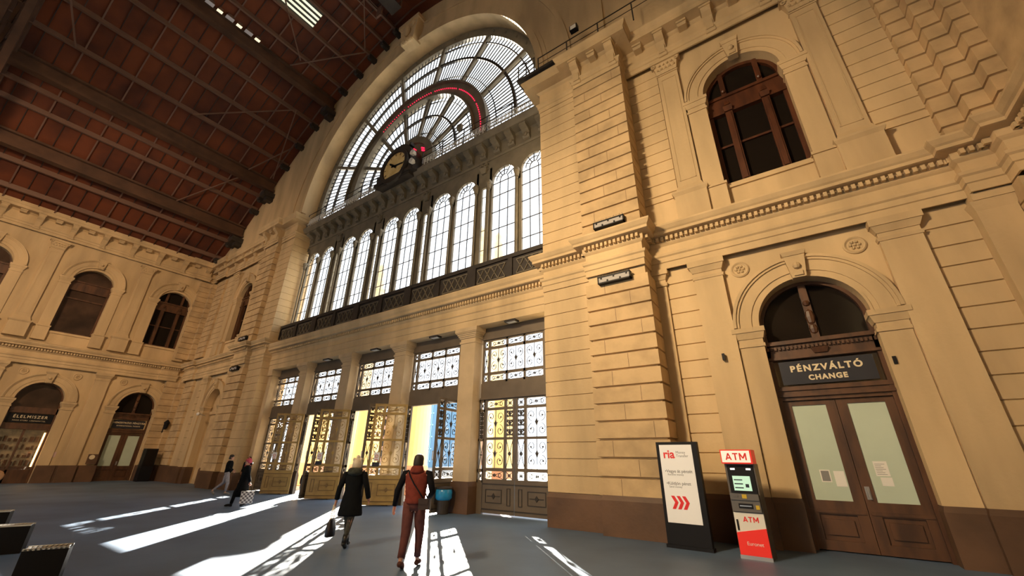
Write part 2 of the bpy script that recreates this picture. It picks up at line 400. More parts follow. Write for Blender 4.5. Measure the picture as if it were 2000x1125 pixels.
cons(FR, [-1.97, -.39, 1.19, 2.77], dR, 14.93, cR[1]); mods(FR, [-2.76, -1.18, .4, 1.98], dR, 15.69, cR[1])
cons(FLf, [-5.02, -3.6], .85, 15.25, cL[1]); mods(FLf, [-4.3], .85, 16.01, cL[1])
cons(FLf, [-1.97, -.39, 1.19, 2.77, 4.3, 5.8], dR, 15.25, cL[1]); mods(FLf, [-2.76, -1.18, .4, 1.98, 3.5, 5.05], dR, 16.01, cL[1])
lw_ = Fr((-38.83, 0, 0), (0, 1, 0), (1, 0, 0))
cons(lw_, [10.4-1.62*k for k in range(14)], 0, 15.25, cL[1]); mods(lw_, [9.59-1.62*k for k in range(13)], 0, 16.01, cL[1])
# ------------------------------------------------------------------ rusticated and plain coursed faces
def course_prof(z0, z1, g, dp): return [(-.02, z0), (dp*.0, z0+g), (dp, z0+g*1.6), (dp, z1-g*1.6), (0, z1-g), (-.02, z1)]
def courses(mb, path, F, z0, z1, n, g, dp):
    h = (z1-z0)/n
    for i in range(n): mb.sweep(course_prof(z0+i*h, z0+(i+1)*h, g, dp), path, F)
def coursework(F, parent, dzu=0):
    a = MB(F)
    courses(a, [(-6.86, -.9), (-6.86, .55), (-5.16, .55)], F, .83, 6.79, 14, .009, .03)
    courses(a, [(-6.86, -.9), (-6.86, .55), (-5.16, .55)], F, 8.16, 15.0, 16, .009, .03)
    a.build('coursed_pillar_face', M['stucco'], parent)
    b = MB(F)
    courses(b, [(-5.17, .5), (-5.17, .80), (-3.44, .80), (-3.44, .0)], F, .83, 6.55, 13, .018, .075)
    courses(b, [(-5.17, .5), (-5.17, .80), (-3.44, .80), (-3.44, .0)], F, 8.16, 14.8, 15, .018, .075)
    jt = MB(F)
    for i in range(28):
        h0 = (5.72/13) if i < 13 else (6.64/15); z0 = (.83+i*h0) if i < 13 else (8.16+(i-13)*h0)
        u = -5.17+1.73*((.30, .72, .45, .85, .22, .58)[(i*5) % 6]); jt.box((u-.005, .86, z0+.035), (u+.005, .877, z0+h0-.035))
    jt.build('mortar_joints', M['dado'], parent)
    b.build('rusticated_pillar_face', M['stucco2'], parent)
    c = MB(F)
    for u0, u1 in ((-3.12, -2.33), (2.33, 3.2)):
        courses(c, [(u0, .02), (u1, .02)], F, .95, 6.79, 13, .010, .022)
    for u0, u1 in ((-3.44, -2.33), (2.33, 4.1)):
        courses(c, [(u0, .02), (u1, .02)], F, 9.4, 14.8+dzu, 13, .010, .022)
        c.box((u0, 0, 9.15), (u1, .07, 9.33)); c.box((u0, 0, 8.2), (u1, .03, 9.15))
    c.build('coursed_recess', M['stucco'], parent)
    d = MB(F)
    d.box((-6.90, -.9, 0), (-5.15, .63, .72)); d.taper((-6.90, -.9, .72), (-5.15, .63, .83), -.04)
    d.box((-5.2, .3, 0), (-3.40, .92, .76)); d.taper((-5.2, .3, .76), (-3.40, .92, .87), -.04)
    for u0, u1, dd in ((-3.46, -3.08, .24), (-3.1, -2.3, .08), (-2.36, -1.58, .26), (-1.62, -1.04, .14), (1.04, 1.62, .14), (1.58, 2.36, .26), (2.3, 3.2, .08)):
        d.box((u0, -.3, 0), (u1, dd, .86)); d.taper((u0, -.3, .86), (u1, dd, .96), -.03)
    return d.build('dado', M['dado'], parent)
coursework(FR, wall_f); coursework(FLf, wall_f, .2)
# stepped rusticated corner on the right
cc_ = MB(FR)
stepL = [(3.2, .0), (3.2, .25), (3.75, .25), (3.75, .68), (4.12, .68), (4.12, 6)]
courses(cc_, stepL, FR, .95, 6.79, 13, .012, .02)
stepU = [(3.35, .0), (3.35, .2), (3.72, .2), (3.72, .55), (4.05, .55), (4.05, .9), (4.4, .9)]
courses(cc_, stepU, FR, 8.16, 20, 27, .02, .05)
cc_.build('stepped_corner_rustication', M['stucco2'], wall_f)
dd_ = MB(FR).sweep([(0, 0), (.07, 0), (.07, .88), (.03, .96), (0, .96)], stepL); dd_.build('dado', M['dado'], wall_f)
# corner of the left
cl_ = MB(FLf)
courses(cl_, [(4.3, 0), (4.3, .12), (5.8, .12), (5.8, 0)], FLf, 1.0, 6.79, 13, .015, .035)
courses(cl_, [(4.3, 0), (4.3, .12), (5.8, .12), (5.8, 0)], FLf, 8.5, 15.0, 15, .015, .035)
courses(cl_, [(6.4, 0), (6.4, .3), (6.7, .3), (6.7, 1.05), (6.98, 1.05)], FLf, 1.0, 6.79, 13, .015, .035)
courses(cl_, [(6.4, 0), (6.4, .3), (6.7, .3), (6.7, 1.05), (6.98, 1.05)], FLf, 8.5, 15.0, 15, .015, .035)
cl_.build('corner_rustication', M['stucco2'], wall_f)
MB(FLf).box((2.3, 0, 0), (6.98, .2, .98)).box((6.2, .0, 0), (6.98, 1.15, .98)).build('dado', M['dado'], wall_f)
# ------------------------------------------------------------------ pilasters and arch surrounds as wall parts
def pilaster_low():
    p = MB(); p.box((-.36, 0, .96), (.36, .15, 6.28))
    o = p.build('pilaster', M['stucco'])
    c = MB(); c.taper((-.38, 0, 6.26), (.38, .17, 6.34), .02); c.box((-.36, 0, 6.34), (.36, .15, 6.46)); c.taper((-.37, 0, 6.46), (.37, .17, 6.62), .07); c.box((-.46, 0, 6.62), (.46, .26, 6.79))
    q = c.build('capital', M['stucco'], o); return o
def pilaster_up(h=14.45, base=9.1):
    p = MB(); w = .33
    p.box((-w, 0, base+.3), (w, .14, h-.3))
    p.box((-w+.09, .14, base+.5), (-w+.12, .155, h-.5)); p.box((w-.12, .14, base+.5), (w-.09, .155, h-.5)); p.box((-w+.09, .14, base+.5), (w-.09, .155, base+.53)); p.box((-w+.09, .14, h-.53), (w-.09, .155, h-.5))
    o = p.build('pilaster', M['stucco'])
    b = MB(); b.box((-.45, 0, 8.14), (.45, .3, base-.1)); b.taper((-.45, 0, base-.1), (.45, .3, base), .06); b.box((-.5, 0, base), (.5, .36, base+.06)); b.taper((-.42, 0, base+.06), (.42, .24, base+.3), -.08)
    b.build('pedestal', M['stucco'], o)
    c = MB(); z = h-.3
    c.box((-w-.02, 0, z), (w+.02, .17, z+.05)); c.taper((-w+.03, 0, z+.05), (w-.03, .15, z+.5), .13); c.box((-w-.16, 0, z+.5), (w+.16, .34, z+.62))
    for k in range(5):
        u = -w+.06+k*(2*w-.12)/4
        c.taper((u-.06, .12, z+.06), (u+.06, .19, z+.22), .03); c.sphere((u, .24, z+.24), .05, 6)
        if k < 4: c.taper((u+.03, .14, z+.2), (u+.12, .23, z+.36), .03); c.sphere((u+.08, .28, z+.37), .045, 6)
    for sg in (-1, 1):
        c.tube([(sg*(w+.06)+.075*math.cos(t)*(1-t/16), .28, z+.43+.075*math.sin(t)*(1-t/16)) for t in [i*.5 for i in range(20)]], .024, 5)
    c.build('capital', M['stucco'], o)
    return o
PL, PU = pilaster_low(), pilaster_up()
def surround(zs, zb, r=1.08, R=1.6, base=True):
    """jambs, impost caps, archivolt, keystone, returned as prototypes"""
    r -= .02; j = MB()
    for sg in (-1, 1):
        a, b = sorted((sg*r, sg*R)); j.box((a, -.3, zb), (b, .07, zs-.5))
        if not base:
            j.box((a-.04, -.2, 8.14), (b+.04, .2, zb)); j.box((a-.07, -.2, zb), (b+.07, .24, zb+.08))
    j = j.build('jamb', M['stucco'])
    i = MB()
    for sg in (-1, 1):
        a, b = sorted((sg*(r-.0), sg*(R)))
        i.box((a-.03, -.3, zs-.5), (b+.03, .1, zs-.42)); i.box((a, -.3, zs-.42), (b, .08, zs-.3)); i.taper((a-.02, -.3, zs-.3), (b+.02, .1, zs-.14), .05); i.box((a-.09, -.3, zs-.14), (b+.09, .17, zs-.02))
    i = i.build('impost', M['stucco'], j)
    a = MB(); a.ring(0, zs, r, R, -.3, .06); a.ring(0, zs, r+.16, R-.0, .06, .09); a.ring(0, zs, R-.11, R, .09, .13); a.ring(0, zs, R-.05, R+.02, .1, .17); a.ring(0, zs, r, r+.05, .05, .085)
    a.build('archivolt', M['stucco'], j)
    k = MB(); zt = zs+R; k.poly([(-.14, zs+r-.04), (.14, zs+r-.04), (.22, zt+.02), (-.22, zt+.02)], .0, .22)
    k.taper((-.22, 0, zt), (.22, .24, zt+.1), .04); k.sphere((0, .24, zs+r+.25), .09, 8); k.box((-.09, .2, zs+r), (.09, .26, zs+r+.12))
    k.build('keystone', M['stucco'], j)
    return j
SL, SU = surround(4.75, .96), surround(12.55, 9.0, base=False)
def rosette():
    m = MB(); m.lathe([(.22, 0), (.22, .03), (.19, .05), (.16, .03), (.15, .02), (.0, .02)], axis='y', n=24)
    for k in range(6): a = k*PI/3; m.sphere((.085*math.cos(a), .03, .085*math.sin(a)), .04, 6)
    m.sphere((0, .035, 0), .035, 6); return m.build('rosette', M['stucco'])
RO = rosette()
kids(PL); kids(PU); kids(SL); kids(SU)
def put(o, F, u, parent, first={}, z=0, d=0):
    m = Matrix((Vector(F.u), Vector(F.d), Vector((0, 0, 1)))).transposed().to_4x4(); m.translation = F(u, d, z)
    if o.name not in first: first[o.name] = 1; c = o; c.parent = parent
    else: c = copy_tree(o, parent)
    c.matrix_basis = m; return c
def bay_parts(F, parent, pil=(-1.97, 1.97), dz=0):
    put(SL, F, 0, parent); put(SU, F, 0, parent, z=dz)
    for u in pil: put(PL, F, u, parent); put(PU, F, u, parent, z=dz)
    for u in (-1.2, 1.2): put(RO, F, u, parent, z=6.36)
bay_parts(FR, wall_f); bay_parts(FLf, wall_f, dz=.12)
for c in (9.1, 4.35, -.5, -5.35): bay_parts(FW(c), wall_l, pil=(-2.35,) if c != 9.1 else (-2.3,), dz=.2)
d = MB()
for y in (6.8, 2.0, -2.85, -7.7):
    F = FW(y); d.box((-1.35, 0, 0), (1.35, .1, .98), F); d.box((-.42, 0, 0), (.42, .24, .98), F)
    for sg in (-1, 1): d.box((sg*.95-.42, 0, 0), (sg*.95+.42, .15, .98), F)
d.box((10.15-9.1, 0, 0), (2.6, .1, .98), FW(9.1)); d.build('dado', M['dado'], wall_l)
d = MB(FW(9.1)); courses(d, [(1.68, 0), (1.68, .1), (2.3, .1)], FW(9.1), 1, 6.79, 13, .015, .03); courses(d, [(1.68, 0), (1.68, .1), (2.3, .1)], FW(9.1), 8.5, 15, 15, .015, .03)
d.build('corner_rustication', M['stucco2'], wall_l)
# half pilasters next to the rusticated pillars
for F in (FR, FLf):
    h = MB(F); h.box((-3.44, 0, .96), (-3.08, .12, 6.28)); h.taper((-3.44, 0, 6.3), (-3.06, .13, 6.4), .02); h.box((-3.44, 0, 6.4), (-3.08, .12, 6.5)); h.taper((-3.44, 0, 6.5), (-3.08, .14, 6.64), .06); h.box((-3.44, 0, 6.64), (-2.98, .24, 6.79))
    h.build('half_pilaster', M['stucco'], wall_f)
h = MB(FR); h.box((3.14, 0, .96), (3.715, .31, 6.4)); h.taper((3.14, 0, 6.4), (3.715, .31, 6.62), .05); h.box((3.15, 0, 6.62), (3.8, .38, 6.79)); h.build('half_pilaster', M['stucco'], wall_f)
# ------------------------------------------------------------------ upper wall dressings: arch bands and keystone
a = MB(FM); a.ring(XC, 17.05, 9.42, 9.75, .3, .62, n=72); a.ring(XC, 17.05, 9.75, 9.95, .4, .56, n=72); a.ring(XC, 17.05, 10.85, 11.05, .48, .58, n=72); a.ring(XC, 17.05, 9.95, 10.85, .45, .52, n=72)
a.build('great_archivolt', M['stucco'], wall_f)
k = MB(FM); k.poly([(XC-.55, 26.3), (XC+.55, 26.3), (XC+.85, 28.0), (XC-.85, 28.0)], .4, 1.05); k.box((XC-.95, .4, 28.0), (XC+.95, 1.15, 28.3))
for sg in (-1, 1): k.tube([(XC+sg*(.45+.2*math.cos(t)*(1-t/14)), 1.1, 27.6+.2*math.sin(t)*(1-t/14)) for t in [i*.5 for i in range(20)]], .07, 6)
for i in range(7): k.sphere((XC-.4+.13*i, 1.05, 26.35+.1*math.sin(i*2)), .14, 8)
k.sphere((XC, 1.15, 27.2), .3, 10, sc=(1, .6, 1.6)); k.build('great_keystone', M['stucco'], wall_f)
p = MB(FM); p.box((-4.9+.35, .4, 16.3), (-3.1, .62, 24)); p.build('upper_wall_strip', M['stucco'], wall_f)
for F in (FR, FLf):
    c = MB(F); pp = [(-6.86, -.7), (-6.86, .57), (-5.17, .57)]
    c.sweep([(0, 16.3), (.3, 16.3), (.3, 16.45), (0, 16.5)], pp); c.build('blocking_course', M['stucco'], wall_f)
st(MB(FR).box((-7.6, -.1, 16.42), (-5.1, 1.25, 16.56)).build(nm('trim'), M['irond']), 'dark metal maintenance ledge on top of the pillar cornice', 'ledge')
# ------------------------------------------------------------------ central bay: entablature, columns, parapet
OL, OR = XL, XR
e = MB(FM); pth = [(OL, .15), (OR, .15)]
PM = [(-1.2, 6.30), (0, 6.30), (0, 6.56), (.03, 6.58), (.03, 6.82), (.07, 6.86), (.02, 6.92), (.02, 7.12), (.06, 7.16), (.09, 7.2), (.09, 7.36), (.27, 7.4), (.30, 7.42), (.30, 7.52), (.36, 7.6), (.40, 7.72), (.40, 7.78), (-.0, 7.9), (-1.2, 7.9)]
e.sweep(PM, pth, side=1); dentils(e, pth, FM, 7.24, 7.355, .09, .2)
st(e.build(nm('trim'), M['stucco']), 'ochre entablature spanning above the five gates with a dentil row', 'entablature')
def stone_column():
    root = empty('stone_column')
    c = MB(); n = 4
    c.box((-.36, -.33, .95), (.36, .3, 5.75)); sh = c.build('shaft', M['stone'], root)
    b = MB(); b.box((-.40, -.38, 0), (.40, .34, .80)); b.taper((-.40, -.38, .80), (.40, .34, .95), -.03); b.build('base', M['dado'], root)
    t = MB(); t.box((-.39, -.36, 5.72), (.39, .3, 5.80)); t.box((-.36, -.33, 5.8), (.36, .3, 5.92))
    for i in range(4): g = .03+.035*i; t.box((-.37-g, -.34-g, 5.92+i*.06), (.37+g, .3, 5.98+i*.06))
    t.box((-.54, -.50, 6.14), (.54, .3, 6.30)); t.build('capital', M['stone'], root)
    return root
colx = [XC+s*3.85 for s in (-1.5, -.5, .5, 1.5)]
col0 = stone_column(); kids(col0)
clab = ['left half covered by the leftmost open gate leaf', 'second from the left, between the two darker coats of people', 'behind the head of the man in the maroon vest', 'standing free beside the closed gate at right']
clab = ['square stone pillar between the two leftmost gates', 'square stone pillar second from the left between gates', 'square stone pillar behind the open leaf near the maroon-vested man', 'widest looking square stone pillar, left of the closed right gate']
for i, x in enumerate(colx):
    c = col0 if i == 0 else copy_tree(col0)
    c.location = (x, 11.6, 0); tag(c, clab[i], 'pillar', 'square stone pillars between the entrance gates')
for x, lb in ((OL+.18, 'left'), (OR-.0, 'right')):
    if lb == 'left': MB().box((x-.2, 11.25, 0), (x+.25, 12.0, 6.3)).box((x-.2, 11.15, 5.95), (x+.36, 12, 6.3)).build('end_pier', M['stone'], wall_f)
pa = MB(FM); pa.box((OL, -.35, 7.85), (OR, -.02, 8.95)); pa.box((OL, -.38, 8.85), (OR, .06, 9.02)); pa.box((OL, -.35, 7.85), (OR, .03, 8.0))
px0 = [XC+3.85*(k-2.5) for k in range(6)]
for x in px0: pa.box((max(x-.22, OL), -.3, 7.9), (min(x+.22, OR), .07, 8.9))
for k in range(5): x = XC+3.85*(k-2); pa.box((x-.1, -.3, 7.9), (x+.1, .05, 8.9))
par = pa.build(nm('trim'), M['irond']); st(par, 'dark iron parapet band with ornamental panels below the arched windows', 'parapet')
fl = MB(FM)
for k in range(10):
    x0 = XC+3.85*(k/2-2.5)+.28; x1 = x0+1.4
    fl.box((x0, -.02, 8.12), (x1, .01, 8.16)); fl.box((x0, -.02, 8.72), (x1, .01, 8.76))
    m_ = 4
    for j in range(m_):
        a0 = x0+(x1-x0)*j/m_; a1 = x0+(x1-x0)*(j+1)/m_
        fl.bar((a0, 0, 8.15), (a1, 0, 8.73), .05, .03); fl.bar((a0, 0, 8.73), (a1, 0, 8.15), .05, .03)
fl.build('lattice_relief', M['iron'], par)
# ------------------------------------------------------------------ iron arcade: plate, colonnettes, ten windows
FA = Fr((0, 11.78, 0), (1, 0, 0), (0, -1, 0))
pairs = [XC+3.85*k for k in (-2, -1, 0, 1, 2)]
pl = MB(FA); wr_ = .68; zs = 13.45
for pc in pairs:
    for s in (-1, 1): pl.archpanel(pc+s*.80-.80, pc+s*.80+.80, pc+s*.80, wr_, zs, 13.0, 15.75, -.12, 0, n=18)
edges = [OL]+[pc+o for pc in pairs for o in (-1.6, 1.6)]+[OR]
for i in range(0, len(edges), 2): pl.box((edges[i], -.12, 14.3), (edges[i+1], 0, 15.75))
for pc in pairs:
    pl.box((pc-.12, -.12, 9.0), (pc+.12, .0, 13.45))
    for s in (-1, 1): pl.box((pc+s*1.53-.06, -.12, 9.0), (pc+s*1.53+.06, 0, 14.3)); 

for g_ in [(XC+3.85*(k-1.5)) for k in range(4)]:
    pl.box((g_-.34, -.12, 9.0), (g_-.12, -.02, 14.4)).box((g_+.12, -.12, 9.0), (g_+.34, -.02, 14.4)).box((g_-.13, -.12, 13.3), (g_+.13, -.02, 14.4))
    for z_ in (10.0, 11.0, 12.0, 12.8): pl.box((g_-.13, -.09, z_), (g_+.13, -.06, z_+.02))
pl.box((OL, -.12, 9.0), (OR, .02, 9.14)); pl.box((OL, -.3, 15.6), (OR, -.1, 16.9))
arc = pl.build(nm('trim'), M['iron']); st(arc, 'grey iron arcade plate framing the ten tall arched windows', 'arcade')
def colonnette():
    o = MB(); o.lathe([(.09, 0), (.09, .12), (.065, .18), (.05, .3), (.05, 3.9), (.07, 3.94), (.055, 3.98), (.07, 4.1), (.11, 4.25), (.12, 4.33)], n=10)
    o = o.build('colonnette', M['iron'], arc, smooth=False); c = MB(); c.box((-.12, -.1, 4.3), (.12, .1, 4.42)); c.lathe([(.09, 4.0), (.13, 4.3)], n=8)
    for k in range(4): a = k*PI/2+PI/4; c.sphere((.1*math.cos(a), .1*math.sin(a), 4.22), .045, 6)
    c.build('capital', M['iron'], o); return o
cn = colonnette(); kids(cn)
first = True
for pc in pairs:
    for off in (-1.55, 0, 1.55):
        c = cn if first else copy_tree(cn, arc); first = False
        c.location = (pc+off, 11.68, 9.05)
sc = MB(FA)
for pc in [pairs[0]-1.92]+[p_+1.92 for p_ in pairs]:
    for sg in (-1, 1):
        if OL < pc+sg*.2 < OR: sc.tube([(pc+sg*(.12+.12*math.cos(t)*(1-t/14)), .06, 14.55+.14*math.sin(t)*(1-t/14)) for t in [i*.5 for i in range(20)]], .035, 5)
    if OL+.1 < pc < OR-.1: sc.taper((pc-.12, 0, 14.1), (pc+.12, .08, 14.4), .08)
sc.build('scroll_ornament', M['iron'], arc)
def arched_window_meshes():
    f = MB(); f.ring(0, 4.45, wr_-.05, wr_, -.06, .06, n=18)
    for s in (-1, 1): a, b = sorted((s*(wr_-.05), s*wr_)); f.box((a, -.06, 0), (b, .06, 4.45))
    f.box((-wr_, -.06, 0), (wr_, .06, .09))
    m = MB()
    for u in (-.22, .22): m.box((u-.012, -.02, .05), (u+.012, .02, 4.45))
    for z in (.95, 1.85, 2.75, 3.6, 4.3): m.box((-wr_, -.02, z-.012), (wr_, .02, z+.012))
    m.ring(0, 4.45, .19, .215, -.02, .02, n=10); m.ring(0, 4.45, .42, .44, -.02, .02, n=14)
    for a in (30, 60, 90, 120, 150):
        c, q = math.cos(math.radians(a)), math.sin(math.radians(a)); m.bar((.2*c, 0, 4.45+.2*q), (wr_*c, 0, 4.45+wr_*q), .022, .04)
    g = MB(); g.halfdisc(0, 4.45, wr_-.03, .03, -.005, .005, n=18)
    return f.build('window_frame', M['iron']), m.build('glazing_bars', M['irond']), g.build('glass_pane', M['glass'])
wm = arched_window_meshes(); firstw = True
ords = ['leftmost', 'second from left', 'third from left', 'fourth from left', 'fifth from left', 'sixth from left', 'fourth from right', 'third from right', 'second from right', 'rightmost']
i = 0
for pc in pairs:
    for s in (-.8, .8):
        r = empty(nm('window'), (pc+s, 11.84, 9.0)); st(r, 'tall arched bright window in the iron arcade, %s of ten' % ords[i]); i += 1
        for o in wm:
            c = o if firstw else o.copy()
            if not firstw: C.objects.link(c)
            c.parent = r
        firstw = False
# bracket cornice of the iron gallery
bc = MB(FA); bc.sweep([(0, 14.75), (.04, 14.75), (.06, 14.85), (.02, 14.9), (.02, 15.5), (.1, 15.56), (.55, 15.6), (.6, 15.7), (.68, 15.85), (.68, 15.92), (0, 15.95)], [(OL, 0), (OR, 0)])
gal = bc.build(nm('trim'), M['iron']); st(gal, 'grey iron cornice with a row of brackets below the lunette', 'cornice')
def ibr():
    b = MB(); prof = [(0, 0), (.14, .04), (.2, .16), (.16, .3), (.3, .42), (.5, .5), (.52, .62), (.48, .7), (0, .7)]; n = len(prof); w_ = .17
    b.add([(-w_, d, z) for d, z in prof]+[(w_, d, z) for d, z in prof], [tuple(range(n)), tuple(range(2*n-1, n-1, -1))]+[(i, (i+1) % n, n+(i+1) % n, n+i) for i in range(n)])
    b.box((-.2, 0, .62), (.2, .56, .74)); b.sphere((0, .22, .2), .1, 8, sc=(1, .5, 1.2)); return b.build('bracket', M['iron'], gal)
ib = ibr()
for k in range(23):
    u = XC+(k-11)*.8225; place(ib, FA, u, 0, 14.92, gal)
bpy.data.objects.remove(ib)
# ------------------------------------------------------------------ great lunette window
ZC = 17.05; FG = Fr((0, 11.85, 0), (1, 0, 0), (0, -1, 0))
lun = empty(nm('window'), (0, 0, 0)); st(lun, 'huge semicircular fan window with radiating iron bars high in the end wall')
zb_ = 16.0
m = MB(FG); m.ring(XC, ZC, 8.95, 9.55, -.1, .15, n=72)
for s in (-1, 1): a, b = sorted((XC+s*8.95, XC+s*9.55)); m.box((a, -.1, 15.9), (b, .15, ZC))
m.box((OL, -.1, 15.9), (OR, .1, 16.15))
for k in range(24):
    a = math.radians(5+170*k/23); m.sphere((XC+9.25*math.cos(a), .17, ZC+9.25*math.sin(a)), .07, 6)
m.build('outer_rim', M['iron'], lun)
rg = MB(FG); rg.ring(XC, ZC, 5.0, 5.85, -.15, .12, n=56); rg.ring(XC, ZC, 4.93, 5.03, .0, .3, n=56); rg.ring(XC, ZC, 5.8, 5.9, .0, .3, n=56)
for s in (-1, 1): a, b = sorted((XC+s*5.0, XC+s*5.85)); rg.box((a, -.15, 16.0), (b, .12, ZC))
ring_o = rg.build('middle_ring', M['iron'], lun)
for k in range(64):
    a = 124-124*k/63
    if k % 13 == 12: continue
    ar = math.radians(a); c = MB(FG).sphere((XC+5.42*math.cos(ar), .15, ZC+5.42*math.sin(ar)), .038, 6).build('red_lamp', M['led'], ring_o)
hb = MB(FG); hb.ring(XC, ZC, .0001, 1.95, -.15, .1, n=32); hb.ring(XC, ZC, 1.7, 2.1, -.1, .25, n=32); hb.box((XC-1.95, -.15, 16.0), (XC+1.95, .1, ZC)); hub = hb.build('hub', M['iron'], lun)
for u, z in ((.2, 18.3), (.35, 18.35), (.5, 18.2), (1.05, 18.1), (1.2, 18.0), (1.1, 17.9), (1.25, 17.8)): MB(FG).sphere((XC+u, .14, z), .06, 6).build('red_lamp', M['led'], hub)
an = [180/7*k for k in range(1, 7)]
for a in an:
    ar = math.radians(a); c, q = math.cos(ar), math.sin(ar)
    MB(FG).bar((XC+1.95*c, .03, ZC+1.95*q), (XC+5.0*c, .03, ZC+5.0*q), .17, .22).bar((XC+5.85*c, .03, ZC+5.85*q), (XC+8.95*c, .03, ZC+8.95*q), .2, .22).build('spoke', M['iron'], lun)
t = MB(FG); t.ring(XC, ZC, 3.55, 3.67, -.02, .1, n=48); t.ring(XC, ZC, 7.45, 7.6, -.02, .1, n=64); t.ring(XC, ZC, 8.55, 8.62, -.02, .06, n=64); t.ring(XC, ZC, 4.62, 4.66, -.02, .04, n=48); t.ring(XC, ZC, 6.3, 6.34, -.02, .04, n=56); t.ring(XC, ZC, 2.45, 2.49, -.02, .04, n=40)
t.build('arc_bars', M['irond'], lun)
fb = MB(FG)
for k in range(7):
    for j in range(1, 13):
        a = math.radians(180/7*(k+j/13)); c, q = math.cos(a), math.sin(a)
        fb.bar((XC+5.85*c, 0, ZC+5.85*q), (XC+8.95*c, 0, ZC+8.95*q), .042, .05)
        if j % 2 == 0: fb.bar((XC+2.0*c, 0, ZC+2.0*q), (XC+5.0*c, 0, ZC+5.0*q), .04, .05)
for k in range(1, 18):
    for s in (-1, 1):
        x = XC+s*(2+.42*k)
        if abs(x-XC) < 8.9: fb.box((x-.012, -.02, 16.1), (x+.012, .02, 17.05))
fb.box((XC-8.95, -.03, 17.0), (XC+8.95, .03, 17.06))
fb.build('glazing_bars', M['irond'], lun)
MB(FG).halfdisc(XC, ZC, 9.0, 16.0, -.035, -.03, n=60).build('glass_pane', M['glass'], lun)
# railing on the gallery
def railing(u0, u1, F, d, z, label, cresting=True, h=1.0):
    r = empty('railing'); tag(r, label, 'railing')
    a = MB(F); a.box((u0, d-.015, z+h-.03), (u1, d+.015, z+h)); a.box((u0, d-.01, z+h*.62), (u1, d+.01, z+h*.62+.015)); a.build('handrail', M['irond'], r)
    n = max(2, int((u1-u0)/1.3))
    for i in range(n+1):
        u = u0+(u1-u0)*i/n; MB(F).box((u-.02, d-.02, z), (u+.02, d+.02, z+h)).build('post', M['irond'], r)
    if cresting:
        c = MB(F); n = int((u1-u0)/.22)
        for i in range(n):
            u = u0+.11+.22*i
            c.ribbon([(u+.085*math.cos(t)*(1-t/12), z+.27+.2*math.sin(t)*(1-t/12)) for t in [q*.7 for q in range(11)]], .026, d, d+.02)
            c.box((u+.095, d, z), (u+.12, d+.02, z+.55))
        c.box((u0, d, z+.0), (u1, d+.02, z+.03)); c.box((u0, d, z+.5), (u1, d+.02, z+.53)); c.build('cresting', M['white'], r)
    return r
railing(OL+.3, XC-1.9, FA, .62, 15.95, 'iron gallery railing with white scrollwork, left of the clock')
railing(XC+1.9, OR-.3, FA, .62, 15.95, 'iron gallery railing with white scrollwork, right of the clock')
railing(-5.9, 3.5, FM, 1.1, 16.36, 'thin plain iron railing on the top cornice at right', False, 1.0)
railing(-6.9, -6.1, FM, 1.1, 16.56, 'short iron railing piece on the dark ledge against the lunette', False, 1.0)
# ------------------------------------------------------------------ clock
ck = empty('station_clock', (XC, 10.85, 15.5)); tag(ck, 'large round station clock in an ornate dark housing on the iron gallery', 'clock')
K = Fr((0, 0, 0), (1, 0, 0), (0, -1, 0))
h = MB(K); h.poly([(-1.5, .45), (1.5, .45), (1.5, .75), (1.2, .85), (1.25, 1.5), (1.1, 2.0), (.75, 2.4), (.3, 2.6), (-.3, 2.6), (-.75, 2.4), (-1.1, 2.0), (-1.25, 1.5), (-1.2, .85), (-1.5, .75)], -.8, -.05)
h.ring(0, 1.12, .93, 1.12, -.05, .12, 0, 360, n=40); h.box((-1.6, -.8, .3), (1.6, .05, .5)); h.box((-1.3, -.8, 0.1), (1.3, 0, .3))
for sg in (-1, 1):
    h.tube([(sg*(1.35+.22*math.cos(t)*(1-t/14)), -.1, .85+.25*math.sin(t)*(1-t/14)) for t in [i*.5 for i in range(20)]], .07, 6)
    h.taper((sg*.9-.1, -.4, 2.3), (sg*.9+.1, -.1, 2.55), -.05)
h.lathe([(.12, 2.58), (.06, 2.7), (.12, 2.78), (.02, 2.95)], (0, -.3, 0), 8)
h.build('housing', M['irond'], ck)
fc = MB(K).lathe([(.95, -.06), (.95, .02), (0, .02)], (0, 0, 1.12), 40, 'y').build('dial', M['clockface'], ck)
tk = MB(K)
for k in range(12):
    a = math.radians(30*k); s_, c_ = math.sin(a), math.cos(a); tk.bar((.72*s_, .03, 1.12+.72*c_), (.86*s_, .03, 1.12+.86*c_), .05, .012)
tk.ring(0, 1.12, .9, .93, .02, .035, 0, 360, n=40); tk.build('hour_marks', M['wood'], fc)
for L, wv, a, n_ in ((.56, .1, -52, 'hour_hand'), (.82, .07, 97, 'minute_hand')):
    a = math.radians(a); s_, c_ = math.sin(a), math.cos(a)
    MB(K).poly([(-.22*s_-wv*.7*c_, 1.12-.22*c_+wv*.7*s_), (-.22*s_+wv*.7*c_, 1.12-.22*c_-wv*.7*s_), (L*.8*s_+wv*.6*c_, 1.12+L*.8*c_-wv*.6*s_), (L*s_, 1.12+L*c_), (L*.8*s_-wv*.6*c_, 1.12+L*.8*c_+wv*.6*s_)], .05, .07).build(n_, M['black'], fc)
fl2 = empty('floodlight', (XC+1.75, 10.6, 16.0)); tag(fl2, 'pair of white floodlight heads mounted beside the clock dial', 'floodlight')
for z in (0, .55): MB().lathe([(.05, .2), (.14, .1), (.16, -.08), (.0, -.08)], (0, 0, z), 12, 'y').build('lamp_head', M['white'], fl2)
MB().box((-.03, .1, -.1), (.03, .16, .8)).build('stem', M['irond'], fl2)
fo = empty('floodlight', (-4.1, 10.0, 17.25)); tag(fo, 'small dark floodlight clamped to the railing on the right top cornice', 'floodlight')
